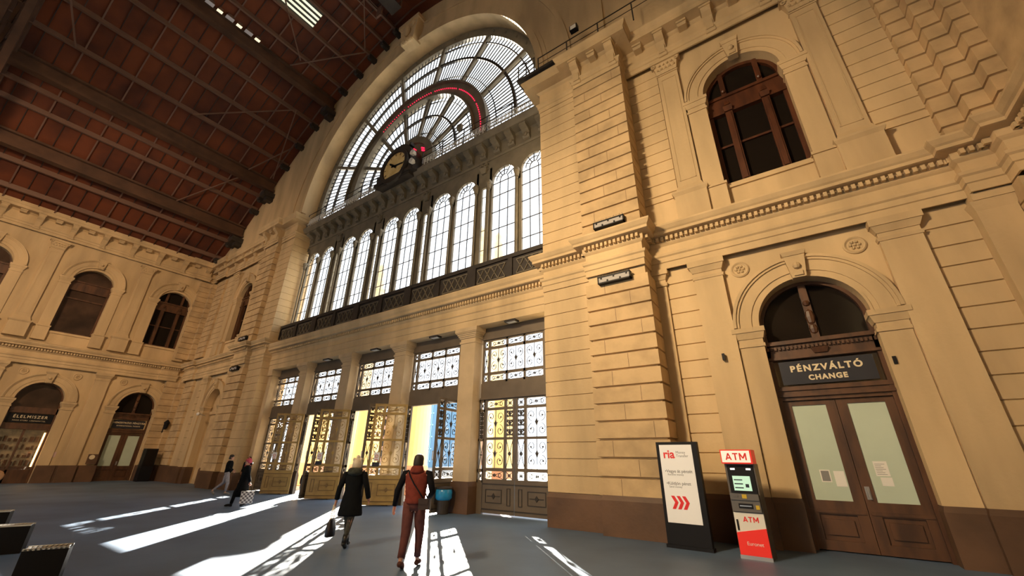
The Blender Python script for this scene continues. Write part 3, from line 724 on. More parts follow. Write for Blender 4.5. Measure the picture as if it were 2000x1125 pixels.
MB().box((-.16, -.1, .1), (.16, .08, .38)).build('housing', M['black'], fo); MB().box((-.12, -.115, .14), (.12, -.1, .34)).build('lens', M['white'], fo); MB().box((-.02, -.02, 0), (.02, .02, .12)).build('clamp', M['black'], fo)
f3 = empty('floodlight', (-11.1, 11.1, 16.9)); tag(f3, 'small grey floodlight box on the gallery railing in front of the lunette', 'floodlight')
MB().box((-.14, -.08, .1), (.14, .08, .42)).build('housing', M['iron'], f3); MB().box((-.02, -.02, -.05), (.02, .02, .1)).build('clamp', M['iron'], f3)
# bird-proofed lamp trays on the rusticated pillars
TRAYM = mat('weathered_tray_grey', (.34, .33, .33, 1), .6)
def tray(F, u, d, z, label):
    r = empty('lamp_tray', F(u, d, z)); tag(r, label, 'light fitting')
    G = Fr((0, 0, 0), F.u, F.d)
    MB(G).box((-.46, 0, .03), (.46, .16, .19)).build('reflector', TRAYM, r)
    b = MB(G).box((-.49, 0, 0), (.49, .18, .035)).box((-.49, 0, .19), (.49, .18, .225)).box((-.49, .0, 0), (-.46, .18, .22)).box((.46, 0, 0), (.49, .18, .22)); 
    for i in range(5): u_ = -.38+.19*i; b.box((u_-.02, .14, .03 if i % 2 else .14), (u_+.02, .185, .09 if i % 2 else .2))
    b.build('tray_frame', M['black'], r)
    s_ = MB(G)
    for i in range(26): u_ = -.46+.037*i; s_.bar((u_, .1, .22), (u_+random.uniform(-.03, .03), .13, .31), .006)
    s_.build('bird_spikes', M['irond'], r)
tray(FR, -4.3, .86, 6.42, 'white lamp tray with bird spikes on the right rusticated pillar, below the dentilled cornice')
tray(FR, -4.3, .86, 8.3, 'white lamp tray with bird spikes on the right rusticated pillar, above the dentilled cornice')
tray(FLf, -4.3, .86, 6.42, 'lamp tray on the left rusticated pillar, below the dentilled cornice')
tray(FLf, -4.3, .86, 8.3, 'lamp tray on the left rusticated pillar, above the dentilled cornice')
# ------------------------------------------------------------------ entrance gates
def scroll_cell(mb, u0, u1, z0, z1, w=.014, leaf=True):
    W, H = u1-u0, z1-z0
    if W < .01 or H < .01: return
    if min(W, H) < .34 and max(W, H) < .9:
        cu, cz = (u0+u1)/2, (z0+z1)/2; r = min(W, H)*.2
        mb.ribbon([(u0, z0), (cu, cz), (u1, z1)], w, -.01, .01); mb.ribbon([(u0, z1), (cu, cz), (u1, z0)], w, -.01, .01)
        mb.ring(cu, cz, r*.7, r*1.1, -.012, .012, 0, 360, n=10); mb.ring(cu, cz, 0.001, r*.45, -.02, .02, 0, 360, n=6)
        if W > H*1.6:
            for s in (-1, 1): mb.ring(cu+s*W*.3, cz, H*.2, H*.26, -.01, .01, 0, 360, n=10)
        return
    vertical = H >= W
    n = max(1, round((H/W if vertical else W/H)))
    for k in range(n):
        if vertical: a0, a1, b0, b1 = u0, u1, z0+H*k/n, z0+H*(k+1)/n
        else: a0, a1, b0, b1 = u0+W*k/n, u0+W*(k+1)/n, z0, z1
        cu, cz = (a0+a1)/2, (b0+b1)/2; w2, h2 = (a1-a0)/2, (b1-b0)/2
        for su in (-1, 1):
            for sz in (-1, 1):
                pts = []
                for i in range(15):
                    t = i/14; ang = -PI/2+t*2.4*PI; r = (1-.78*t)
                    pts.append((cu+su*w2*(.5+.42*r*math.cos(ang)), cz+sz*h2*(.5+.42*r*math.sin(ang))))
                mb.ribbon(pts, w, -.01, .01)
                if leaf: q = pts[-1]; mb.ring(q[0], q[1], .0005, .028, -.018, .018, 0, 360, n=6)
        mb.ribbon([(cu, b0), (cu, b1)], w, -.01, .01)
        if leaf:
            mb.poly([(cu-.05, cz), (cu, cz-.11), (cu+.05, cz), (cu, cz+.11)], -.02, .02)
            mb.poly([(cu-.10, cz+.05), (cu, cz-.03), (cu+.10, cz+.05), (cu, cz+.0)], -.02, .02)
def grille(frame_rows, cols, fr, orn, t=.05):
    """frame_rows: z-ranges of openings, cols: u-ranges of openings"""
    pass
def leaf_meshes(mat_front):
    # u from 0 (hinge) to 1.28 (free edge), z up; d thickness
    W = 1.28; cols = [(.08, .84), (.93, 1.20)]; rows = [(1.0, 1.24), (1.34, 2.22), (2.30, 3.20), (3.29, 3.53)]
    f = MB(); mo = MB()
    xs = [0, .08, .84, .93, 1.20, W]
    f.box((0, -.03, 0), (W, .03, .93))
    for z0, z1 in ((.93, 1.0), (1.24, 1.34), (2.22, 2.30), (3.20, 3.29), (3.53, 3.62)): f.box((0, -.03, z0), (W, .03, z1))
    for a, b in ((0, .08), (.84, .93), (1.20, W)): f.box((a, -.035, .93), (b, .035, 3.62))
    for s in (-1, 1):   # raised frames on the bottom panel, both faces
        d0, d1 = (.03, .05) if s > 0 else (-.05, -.03)
        for a, b, c_, d_ in ((.14, .3, .80, .32), (.14, .68, .80, .70), (.14, .3, .16, .70), (.78, .3, .80, .70), (.22, .49, .40, .51), (.54, .49, .72, .51), (1.0, .25, 1.02, .75), (1.12, .25, 1.14, .75), (1.0, .25, 1.14, .27), (1.0, .73, 1.14, .75), (0, .84, W, .87), (0, .1, W, .13)):
            mo.box((a, d0, b), (c_, d1, d_))
        mo.poly([(.47-.07, .5), (.47, .41), (.47+.07, .5), (.47, .59)], d0, d1)
    o = MB(); g = MB()
    for a, b in cols:
        for c_, d_ in rows: scroll_cell(o, a, b, c_, d_); g.box((a-.01, -.003, c_-.01), (b+.01, .003, d_+.01))
    h = MB(); h.bar((1.24, -.1, 1.55), (1.24, -.1, 1.85), .025); h.bar((1.24, -.1, 1.57), (1.24, 0, 1.57), .02); h.bar((1.24, -.1, 1.83), (1.24, 0, 1.83), .02)
    return f, o, g, h, mo
F_, O_, G_, H_, M_ = leaf_meshes(None)
protos = {}
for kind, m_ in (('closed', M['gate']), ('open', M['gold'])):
    lf = F_.build('door_leaf', m_); O_.build('scrollwork', M['irond'] if kind == 'closed' else M['gold'], lf); G_.build('glass_pane', M['gateglass'], lf); H_.build('handle', M['steel'], lf); M_.build('panel_moulding', M['irond'] if kind == 'closed' else mat('dark_reflected_gold', (.16, .09, .025, 1), .5), lf)  # open leaves: sun-yellow in the colour, darker copy so the mouldings show
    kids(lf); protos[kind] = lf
def transom():
    f = MB(); W = 1.5
    rows = [(4.28, 4.50), (4.60, 5.46), (5.56, 5.78)]; cols = [(-1.42, -1.24), (-1.14, -.42), (-.34, .34), (.42, 1.14), (1.24, 1.42)]
    f.box((-W, -.06, 3.64), (W, .06, 4.20)); f.box((-W, -.06, 5.86), (W, .06, 6.5)); f.box((-W, -.1, 3.62), (W, .1, 3.68)); f.box((-W, -.09, 5.84), (W, .09, 5.9))
    for z0, z1 in ((4.20, 4.28), (4.50, 4.60), (5.46, 5.56), (5.78, 5.86)): f.box((-W, -.03, z0), (W, .03, z1))
    for a, b in ((-W, -1.42), (-1.24, -1.14), (1.14, 1.24), (1.42, W)): f.box((a, -.035, 4.2), (b, .035, 5.86))
    for a, b in ((-.42, -.34), (.34, .42)): f.box((a, -.03, 4.2), (b, .03, 4.6)); f.box((a, -.03, 5.46), (b, .03, 5.86)); f.box(((a+b)/2-.012, -.02, 4.6), ((a+b)/2+.012, .02, 5.46))
    o = MB(); g = MB()
    for z0, z1 in rows:
        for a, b in cols: scroll_cell(o, a, b, z0, z1); 
    g.box((-1.46, -.003, 4.25), (1.46, .003, 5.82))
    s = f.build('transom', M['gate']); o.build('scrollwork', M['irond'], s); g.build('glass_pane', M['gateglass'], s)
    kids(s); return s
def sidestrip():
    f = MB(); o = MB(); g = MB()
    for sg in (-1, 1):
        a, b = sorted((sg*1.31, sg*1.56)); c_, d_ = a+.05, b-.04
        f.box((a, -.05, 0), (b, .05, .93)); f.box((a, -.04, .93), (c_, .04, 3.65)); f.box((d_, -.04, .93), (b, .04, 3.65))
        for z0, z1 in ((.93, 1.0), (1.24, 1.34), (2.22, 2.30), (3.20, 3.29), (3.53, 3.65)): f.box((a, -.04, z0), (b, .04, z1))
        for z0, z1 in ((1.0, 1.24), (1.34, 2.22), (2.3, 3.2), (3.29, 3.53)): scroll_cell(o, c_, d_, z0, z1, .012); g.box((c_, -.003, z0), (d_, .003, z1))
    s = f.build('side_light', M['gate']); o.build('scrollwork', M['irond'], s); g.build('glass_pane', M['gateglass'], s); kids(s); return s
TR, SS = transom(), sidestrip()
FGt = Fr((0, 11.72, 0), (1, 0, 0), (0, -1, 0))
gl = ['leftmost gate bay, closed, seen narrowest of the five', 'second gate bay from the left, its leaf folded inward, coloured gold for reflected sun', 'middle gate bay standing open behind the woman in the dark coat',
      'fourth gate bay, open, behind the man in the maroon vest', 'closed grey-brown gate at right with scroll grilles and glass, nearest the camera']
used = {}
def inst(o, parent, m):
    if o.name not in used: used[o.name] = 1; c = o; c.parent = parent
    else: c = copy_tree(o, parent)
    c.matrix_basis = m; return c
notices = []
for k in range(5):
    gx = XC+3.85*(k-2); r = empty(nm('door'), (gx, 11.72, 0)); st(r, gl[k], 'gate')
    I = Matrix(((1, 0, 0, 0), (0, -1, 0, 0), (0, 0, 1, 0), (0, 0, 0, 1)))
    inst(TR, r, I); inst(SS, r, I)
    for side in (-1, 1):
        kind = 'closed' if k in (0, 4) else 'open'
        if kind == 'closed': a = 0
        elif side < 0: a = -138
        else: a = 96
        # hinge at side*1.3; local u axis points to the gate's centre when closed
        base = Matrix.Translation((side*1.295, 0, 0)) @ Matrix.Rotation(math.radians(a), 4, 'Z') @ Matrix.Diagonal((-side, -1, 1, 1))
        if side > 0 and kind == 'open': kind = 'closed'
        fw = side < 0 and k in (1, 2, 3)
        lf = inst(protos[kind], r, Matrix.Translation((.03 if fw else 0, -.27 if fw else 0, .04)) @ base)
        if side < 0 and k in (1, 2, 3): notices.append(lf)
for i, lf in enumerate(notices):
    n = MB().box((.60, .04, 1.75), (.86, .05, 2.05)) if False else MB().box((.86, -.075, 1.50), (1.06, -.06, 1.80))
    p = n.build('notice', M['white'], lf); MB().ring(.96, 1.66, .045, .062, -.082, -.075, 0, 360, n=14).bar((.92, -.078, 1.70), (1.0, -.078, 1.62), .015, .006).box((.90, -.08, 1.53), (1.02, -.075, 1.555)).build('notice_print', M['red'] if False else mat('faded_red_print', (.55, .12, .08, 1), .6), p)
    if i > 0: MB().box((.84, -.075, 1.30), (1.10, -.06, 1.45)).build('notice', M['signdark'], lf)
# recessed lamps in the soffit above the gates
for k in range(4):
    r = empty('ceiling_lamp', (XC+3.85*(k-1)+.05, 11.35, 6.3)); tag(r, ['small square lamp in the soffit over the second gate from left', 'small square lamp in the soffit over the middle gate', 'small square lamp in the soffit over the fourth gate', 'small square lamp in the soffit over the closed right gate'][k], 'lamp', 'soffit lamps over the gates')
    MB().box((-.24, -.13, -.06), (.24, .13, 0)).build('housing', M['irond'], r); MB().box((-.18, -.09, -.068), (.18, .09, -.06)).build('lens', M['white'], r)
# ------------------------------------------------------------------ wooden doors and windows of the bays
def wooden_window(F, z0, label, dark='darkglass', m='wood2', zc=12.55, r=1.08):
    root = empty(nm('window')); st(root, label, 'window'); W = M[m]
    f = MB(F); f.ring(0, zc, r-.13, r+.02, -.42, -.26); 
    for s in (-1, 1): a, b = sorted((s*(r-.13), s*(r+.02))); f.box((a, -.42, z0), (b, -.26, zc))
    f.box((-r, -.42, z0), (r, -.26, z0+.14)); f.box((-r, -.42, zc-.72), (r, -.25, zc-.1)); f.box((-r-.02, -.4, zc-.14), (r+.02, -.19, zc-.04)); f.box((-r-.02, -.4, zc-.74), (r+.02, -.22, zc-.66))
    for u in ((-.5, .5) if dark == 'darkglass' else ()):
        f.box((u-.1, -.4, z0), (u+.1, -.2, zc-.7)); f.box((u-.06, -.2, z0+.2), (u+.06, -.16, zc-.8)); f.box((u-.07, -.38, zc-.1), (u+.07, -.22, zc+.92)); f.taper((u-.11, -.3, zc-.75), (u+.11, -.14, zc-.55), .02); f.sphere((u, -.2, zc+.1), .07, 8); f.taper((u-.08, -.2, zc-.5), (u+.08, -.15, zc-.3), -.04)
    f.build('window_frame', W, root)
    g = MB(F); g.halfdisc(0, zc, r, z0, -.41, -.38); g.build('glass_pane', M[dark], root)
    b = MB(F)
    if dark != 'darkglass': b.box((-r+.1, -.38, z0+2.4), (r-.1, -.3, z0+2.5)).build('transom_bar', W, root)
    else: b.box((-r+.1, -.37, z0+1.55), (-.58, -.31, z0+1.62)).box((-.42, -.37, z0+1.55), (.42, -.31, z0+1.62)).box((.58, -.37, z0+1.55), (r-.1, -.31, z0+1.62)).build('transom_bar', W, root)
    MB(F).box((-r-.02, -.3, z0-.12), (r+.02, .06, z0+.02)).box((-r-.02, -.2, z0-.5), (r+.02, -.02, z0-.1)).build('sill', M['stucco'], root)
    return root
wooden_window(FR, 9.02, 'reddish-brown wooden arched window with dark panes, upper right above the exchange office', )
wooden_window(FW(9.1), 9.2, 'dark arched upper window of the left wall, nearest the far corner', dark='darkglass', m='wood', zc=12.75)
wooden_window(FW(4.35), 9.0, 'dark curtained arched upper window of the left wall, fully in view above the grocery shop', dark='brownglass', m='wood', zc=12.75)
wooden_window(FW(-.5), 9.0, 'dark arched upper window cut by the left picture edge', dark='brownglass', m='wood', zc=12.75)
wooden_window(FLf, 9.2, 'narrow-looking arched upper window on the end wall left of the great opening', m='wood', zc=12.67)
def wooden_door(F, label, notices=True, glassm='frost', wm='wood', sign=None, zc=4.75, r=1.08):
    root = empty(nm('door')); st(root, label, 'door'); W = M[wm]
    f = MB(F); f.ring(0, zc, r-.1, r+.02, -.44, -.28)
    for s in (-1, 1): a, b = sorted((s*(r-.1), s*(r+.02))); f.box((a, -.44, 0), (b, -.26, zc))
    f.box((-r, -.44, 2.98), (r, -.28, 3.3)); f.box((-r, -.42, 3.06), (r, -.22, 3.12)); f.box((-r, -.42, 3.2), (r, -.24, 3.27)); f.box((-r, -.44, 3.92), (r, -.26, 4.36)); f.box((-r-.01, -.42, 4.28), (r+.01, -.18, 4.37)); f.box((-r, -.42, 3.93), (r, -.22, 3.99))
    for i in range(26): u = -r+.06+i*(2*r-.12)/25; f.box((u-.022, -.26, 4.16), (u+.022, -.2, 4.24))
    f.taper((-.12, -.3, 4.02), (.12, -.22, 4.14), .05); f.box((-.08, -.4, 4.36), (.08, -.3, zc+1.0)); f.sphere((0, -.3, 4.9), .1, 8, sc=(1, .6, 2)); f.sphere((0, -.3, 5.25), .08, 8); f.sphere((0, -.3, 4.6), .09, 8, sc=(1, .6, 1.4))
    f.build('door_frame', W, root)
    MB(F).halfdisc(0, zc, r, 4.36, -.43, -.40).build('fanlight', M['darkglass'], root)
    sg = MB(F).box((-.88, -.34, 3.34), (.88, -.29, 3.88)).build('sign_board', M['signdark'], root)
    if sign:
        for body, size, z, sp, bold, sx in sign: text(body, size, TF(F, 0, -.283, z), M['cream'], sg, spacing=sp, bold=bold, sx=sx)
    for s in (-1, 1):
        c = s*.51; l = MB(F)
        l.box((c-.505, -.42, 0.02), (c-.32, -.34, 2.97)); l.box((c+.32, -.42, 0.02), (c+.505, -.34, 2.97))
        for a, b in ((.02, .2), (.68, .93), (2.87, 2.97)): l.box((c-.32, -.42, a), (c+.32, -.34, b))
        l.box((c-.32, -.42, .2), (c+.32, -.39, .68)); l.box((c-.24, -.39, .3), (c+.24, -.35, .58)); l.box((c-.47, -.36, .70), (c+.47, -.32, .76))
        lo = l.build('door_leaf', W, root)
        g = MB(F).box((c-.33, -.40, .92), (c+.33, -.365, 2.88)).build('glass_pane', M[glassm], lo)
        if notices:
            if s < 0:
                p = MB(F).box((c-.12, -.365, 1.28), (c+.06, -.36, 1.52)).build('notice', M['white'], g); MB(F).box((c-.10, -.36, 1.30), (c+.04, -.358, 1.5)).build('notice_print', M['grey'], p)
                MB(F).box((c+.12, -.365, 1.2), (c+.3, -.36, 1.5)).build('notice', M['white'], g)
            else:
                p = MB(F).box((c-.2, -.365, 1.42), (c+.02, -.36, 1.70)).build('notice', M['white'], g); q = MB(F)
                for i in range(7): q.box((c-.18, -.36, 1.45+.032*i), (c-.02-.03*(i % 3), -.358, 1.458+.032*i))
                q.build('notice_print', M['grey'], p); MB(F).box((c-.15, -.365, 1.24), (c+.03, -.36, 1.4)).build('notice', M['white'], g)
        if s > 0: MB(F).bar((c-.42, -.28, 1.0), (c-.42, -.28, 1.2), .025).box((c-.46, -.34, .98), (c-.38, -.33, 1.22)).build('handle', M['steel'], lo)
    return root
wooden_door(FR, 'brown wooden double door of the currency exchange with frosted glass and paper notices', sign=[('PÉNZVÁLTÓ', .195, 3.69, 1.32, .008, 1), ('CHANGE', .155, 3.47, 1.2, .007, 1)])
wooden_door(FW(9.1), 'dark wooden double door with pale frosted panes on the left wall near the corner', notices=False, sign=[('NEMZETKÖZI PÉNZTÁR', .15, 3.70, 1.1, .004, 1), ('INTERNATIONAL TICKETS', .10, 3.50, 1.1, .002, 1)])
# shop in the left wall
def shop(F, label, letters=True):
    root = empty(nm('door')); st(root, label, 'shop front'); r = 1.08; zc = 4.75
    f = MB(F); f.ring(0, zc, r-.1, r+.02, -.44, -.28)
    for s in (-1, 1): a, b = sorted((s*(r-.1), s*(r+.02))); f.box((a, -.44, 0), (b, -.26, zc))
    f.box((-r, -.44, 3.0), (r, -.28, 3.35)); f.box((-r, -.44, 3.95), (r, -.26, 4.3)); f.box((-.05, -.44, 0), (.05, -.36, 3.0)); f.box((-r, -.44, 0), (r, -.36, .75)); f.build('shop_frame', M['wood'], root)
    MB(F).halfdisc(0, zc, r, 4.2, -.43, -.40).build('fanlight', M['brownglass'], root)
    sg = MB(F).box((-1.0, -.33, 3.38), (1.0, -.27, 3.92)).build('sign_board', M['black'], root)
    if letters:
        text('ÉLELMISZER', .23, TF(F, 0, -.263, 3.72), M['cream'], sg, spacing=1.25, bold=.003); text('FOOD STORE  LEBENSMITTEL', .09, TF(F, 0, -.263, 3.5), M['cream'], sg, spacing=1.2)
    MB(F).box((-r+.1, -.9, .75), (r-.1, -.86, 3.0)).build('shelf_wall', mat('lit_shop_shelves', (.30, .22, .12, 1), .6, col2=(.10, .07, .04, 1), scale=3.5, emit=(.35, .25, .12, 1), estr=.12), root)
    MB(F).box((-r+.1, -.40, .75), (r-.1, -.39, 3.0)).build('glass_pane', M['glass'], root)
    b = MB(F)
    for z in (.95, 1.4, 1.85, 2.3): 
        for i in range(9):
            u = -.86+.215*i; h_ = random.uniform(.15, .34); b.box((u, -.82, z), (u+random.uniform(.08, .17), -.7, z+h_))
    b.box((-r+.1, -.86, .75), (r-.1, -.6, .92)); tag(b.build('goods', M['wood'], root), kind='stuff')
    MB(F).box((.88, -.36, .9), (.95, -.30, 2.85)).build('lit_tube', M['lamp'], root)
    return root
shop(FW(4.35), 'grocery shop front with a black sign and an upright lit tube on the left wall')
shop(FW(-.5), 'shop front on the left wall mostly outside the picture at left', False)
# niche on the left part of the end wall (blind arched doorway)
r_ = empty(nm('door')); st(r_, 'blind arched doorway in the end wall left of the great opening', 'doorway')
MB(FLf).halfdisc(0, 4.75, 1.07, 0, -.49, -.42).build('blind_panel', M['stucco2'], r_); MB(FLf).box((-1.08, -.45, 4.2), (1.08, -.3, 4.4)).build('door_rail', M['stucco2'], r_)
# ------------------------------------------------------------------ roof
RP = [(-39.5, 15.9), (-37.6, 17.0), (-34.3, 19.3), (-30.6, 22.4), (-27.7, 24.7), (-24.4, 26.8), (-21.3, 28.0), (-19.9, 28.5), (-18.6, 28.9), (-17.4, 29.2), (XC, 29.5)]
RP += [(2*XC-x, z) for x, z in RP[-2::-1]]
ro = MB(); holes = {6: [(-2.0, 6.8)], 8: [(-2.0, 5.2)]}
for i in range(len(RP)-1):
    (x0, z0), (x1, z1) = RP[i], RP[i+1]; ys = [(-40, 10.85)]
    if i in holes: (h0, h1), = holes[i]; ys = [(-40, h0), (h1, 10.85)]
    for y0, y1 in ys:
        ro.add([(x0, y0, z0), (x1, y0, z1), (x1, y1, z1), (x0, y1, z0), (x0, y0, z0+.15), (x1, y0, z1+.15), (x1, y1, z1+.15), (x0, y1, z0+.15)],
               [(0, 3, 2, 1), (4, 5, 6, 7), (0, 1, 5, 4), (1, 2, 6, 5), (2, 3, 7, 6), (3, 0, 4, 7)])
ceil = ro.build('ceiling', M['roof']); st(ceil, 'high curved roof of dark red-brown boards on lattice girders')
def roofz(x):
    for (x0, z0), (x1, z1) in zip(RP, RP[1:]):
        if x0 <= x <= x1: return z0+(z1-z0)*(x-x0)/(x1-x0)
    return 16
# purlins along the hall
for x in (-37.4, -35.9, -33.0, -32.1, -29.5, -27.9, -26.2, -23.0, -21.3, -19.85, -18.55, -17.3):
    z = roofz(x); MB().box((x-.03, -40, z-.30), (x+.03, 10.7, z-.02)).box((x-.075, -40, z-.34), (x+.075, 10.7, z-.30)).build('purlin', M['beam2'], ceil)
    MB().box((x-.16, 10.2, z-.62), (x+.16, 10.8, z-.3)).sphere((x, 10.35, z-.62), .16, 6).build('beam_shoe', M['irond'], ceil)
# lattice girders
for x in (-34.6, -31.0, -24.3):
    z = roofz(x); g = MB(); g.box((x-.24, -40, z-1.0), (x+.24, 10.7, z-.93)); g.box((x-.24, -40, z-.15), (x+.24, 10.7, z-.02)); g.box((x-.03, -40, z-.95), (x+.03, 10.7, z-.1))
    g.box((x-.24, -40, z-.93), (x-.2, 10.7, z-.83)); g.box((x+.2, -40, z-.93), (x+.24, 10.7, z-.83))
    for j in range(30): y = 10.2-1.7*j; g.bar((x-.2, y, z-.9), (x-.2, y-.85, z-.1), .06); g.bar((x-.2, y-.85, z-.1), (x-.2, y-1.7, z-.9), .06)
    go = g.build('girder', M['beam'], ceil); MB().box((x-.35, 10.0, z-1.6), (x+.35, 10.8, z-1.2)).box((x-.25, 10.3, z-1.9), (x+.25, 10.8, z-1.6)).build('girder_shoe', M['irond'], go)
# rafters (bars up the slope), every third one heavier
k = 0; y = 10.2
while y > -6:
    b = MB(); big = (k % 3 == 0); w_ = .07 if big else .035; dd = .10 if big else .05
    for i in range(len(RP)//2+1):
        (x0, z0), (x1, z1) = RP[i], RP[min(i+1, len(RP)-1)]
        if x1 <= x0: continue
        if i in holes and holes[i][0][0] < y < holes[i][0][1]: continue
        b.bar((x0, y, z0-dd/2-.01), (x1, y, z1-dd/2-.01), w_, dd)
    b.build('rafter', M['beam2'] if big else M['irond'], ceil); y -= .76; k += 1
# wind bracing crosses near the end wall
br = [((-29.5, 4.2), (-26.0, 8.9)), ((-30.8, 8.6), (-28.2, 10.2)), ((-23.9, 7.0), (-19.9, 9.9)), ((-26.0, 8.9), (-30.6, 10.3)), ((-19.9, 3.8), (-23.2, 7.3)), ((-19.9, 9.9), (-16.6, 7.2)), ((-34.4, 6.0), (-31.2, 8.6)), ((-29.5, -1.5), (-26.2, -3.2))]
for (xa, ya), (xb, yb) in br:
    MB().bar((xa, ya, roofz(xa)-.36), (xb, yb, roofz(xb)-.36), .07).build('brace', M['beam2'], ceil)
# main truss across the hall and the ridge catwalk
tr = MB()
for i in range(len(RP)//2+1):
    (x0, z0), (x1, z1) = RP[i], RP[i+1]
    if x0 > -14: break
    for dy in (-.35, .35):
        tr.bar((x0, -3.7+dy, z0-.15), (x1, -3.7+dy, z1-.15), .3, .3); tr.bar((x0, -3.7+dy, z0-2.2), (x1, -3.7+dy, z1-2.2), .3, .34)
    n = 3
    for j in range(n):
        xa = x0+(x1-x0)*j/n; xb = x0+(x1-x0)*(j+1)/n; za, zb = z0+(z1-z0)*j/n, z0+(z1-z0)*(j+1)/n
        tr.bar((xa, -3.7, za-2.2), (xb, -3.7, zb-.15), .14); tr.bar((xa, -3.7, za-.15), (xb, -3.7, zb-2.2), .14)
tr.build('arched_truss', M['beam'], ceil)
cw = empty('catwalk', (XC, 0, 0)); tag(cw, 'dark steel catwalk hung under the roof ridge before the arch', 'catwalk')
MB().box((-.45, -20, 27.9), (.45, 9.2, 27.96)).build('deck', M['irond'], cw)
rl = MB()
for sx in (-.45, .45):
    rl.box((sx-.03, -20, 28.8), (sx+.03, 9.2, 28.86)); 
    for j in range(20): rl.box((sx-.03, 9.1-1.5*j, 27.9), (sx+.03, 9.16-1.5*j, 29.4))
rl.build('rail', M['beam2'], cw)
MB().box((-1.3, 8.6, 27.6), (-.8, 8.7, 28.6)).box((-1.3, 6.2, 27.6), (-.8, 6.3, 28.6)).box((-1.3, 6.2, 28.55), (-1.25, 8.7, 28.62)).box((-1.3, 6.2, 27.58), (-1.25, 8.7, 27.64)).build('side_frame', M['beam2'], cw)
for i, (y0, y1) in ((6, (-2, 6.8)), (8, (-2, 5.2))):
    (x0, z0), (x1, z1) = RP[i], RP[i+1]; r = empty(nm('window')); st(r, ['', 'bright slatted roof skylight, larger one cut by the top edge', 'bright slatted roof skylight, smaller corner at the top edge'][1 if i == 6 else 2], 'skylight')
    b = MB()
    for j in range(6): t = j/5; x = x0+(x1-x0)*t; b.box((x-.03, y0, z0+(z1-z0)*t-.05), (x+.03, y1, z0+(z1-z0)*t+.1))
    b.build('skylight_bars', M['irond'], r)
    MB().add([(x0, y0, z0+.08), (x1, y0, z1+.08), (x1, y1, z1+.08), (x0, y1, z0+.08)], [(0, 1, 2, 3)]).build('glass_pane', glass('ribbed_roof_glass', (.5, .46, .3, 1)), r)
for k in range(6):  # lit openings in the girder, added as glowing panels rather than lamps
    y = 2.1+.5*k; r = empty('ceiling_light', (-24.0, y+.05*k, 26.72)); tag(r, ('bright' if k % 2 else 'dim') + ' small square glowing panel for a lit girder opening, %s in the row' % ['farthest up the row', 'second', 'third', 'fourth', 'fifth', 'lowest nearest the arch'][k], 'lamp', 'square glowing panels for lit girder openings')
    hs = .15 if k % 2 else .22; MB().box((-hs*.8, -hs*.8, 0), (hs*.8, hs*.8, .25)).build('housing', M['beam2'], r); MB().box((-hs, -hs, -.02), (hs, hs, 0)).build('glow_panel', M['holeglow'] if k % 2 else mat('dim_panel', (.4, .37, .36, 1), .5, emit=(.5, .45, .45, 1), estr=.2), r)
# ------------------------------------------------------------------ free-standing things by the right wall
sg = empty('sign_totem', (-2.42, 10.0, 0), math.radians(-3)); tag(sg, 'black standing totem with a white money transfer poster beside the cash machine', 'sign')
MB().box((-.44, -.07, 0), (.44, .07, 2.05)).box((-.46, -.1, 0), (.46, .1, .06)).build('case', M['black'], sg)
pn = MB().box((-.37, -.078, .46), (.33, -.07, 1.99)).build('poster', M['panelw'], sg)
TT = lambda x, z, y=-.079: Matrix(((1, 0, 0, x), (0, 0, -1, y), (0, 1, 0, z), (0, 0, 0, 1)))
text('ria', .24, TT(-.30, 1.79), M['red'], pn, align='LEFT', bold=.006, ext=.001); text('Money', .075, TT(-.02, 1.83), M['grey'], pn, align='LEFT', ext=.001); text('Transfer', .075, TT(-.02, 1.76), M['grey'], pn, align='LEFT', ext=.001)
text('•Vegye át pénzét', .085, TT(-.30, 1.45), M['grey'], pn, align='LEFT', ext=.001, bold=.001); text('Receive money', .055, TT(-.25, 1.385), M['grey'], pn, align='LEFT', ext=.001)
text('•Küldjön pénzt', .085, TT(-.30, 1.21), M['grey'], pn, align='LEFT', ext=.001, bold=.001); text('Send money', .055, TT(-.25, 1.145), M['grey'], pn, align='LEFT', ext=.001)
ch = MB()
for i in range(3):
    u = -.24+.115*i; ch.poly([(u, .97), (u+.07, .97), (u+.14, .845), (u+.07, .72), (u, .72), (u+.07, .845)], -.084, -.079)
ch.build('chevrons', M['red'], pn)
at = empty('cash_machine', (-1.22, 9.75, 0), math.radians(-3)); tag(at, 'narrow red and white cash machine with a lit ATM header against the wall', 'cash machine')
MB().box((-.26, 0, 0), (.27, .45, 1.62)).taper((-.26, .0, 0), (.26, .04, .02), 0).build('cabinet', mat('machine_casing', (.10, .085, .07, 1), .4), at)
hd = MB().box((-.28, -.12, 1.62), (.28, .3, 1.88)).build('header', M['redlit'], at); MB().box((-.26, -.13, 1.645), (.25, -.12, 1.86)).build('header_face', mat('lit_header', (.85, .7, .6, 1), .4, emit=(1, .82, .7, 1), estr=.45), hd)
letters('ATM', .13, TT(0, 1.752, -.131), M['red'], hd)
MB().box((-.22, -.03, 1.1), (.24, 0, 1.6)).build('screen_surround', M['black'], at); MB().box((-.15, -.035, 1.14), (.16, -.03, 1.40)).build('screen', mat('lit_screen', (.4, .6, .5, 1), .2, emit=(.45, .75, .55, 1), estr=.65), at)
sct = MB()
for i in range(3): sct.box((-.13, -.038, 1.18+.07*i), (.02, -.035, 1.20+.07*i))
sct.box((.06, -.038, 1.2), (.12, -.035, 1.26)); sct.build('screen_print', M['signdark'], at)
MB().box((-.16, -.04, 1.51), (-.08, -.03, 1.54)).box((.12, -.04, 1.51), (.20, -.03, 1.54)).build('camera_light', mat('lit_white', (1, 1, 1, 1), emit=(1, 1, 1, 1), estr=1.5), at)
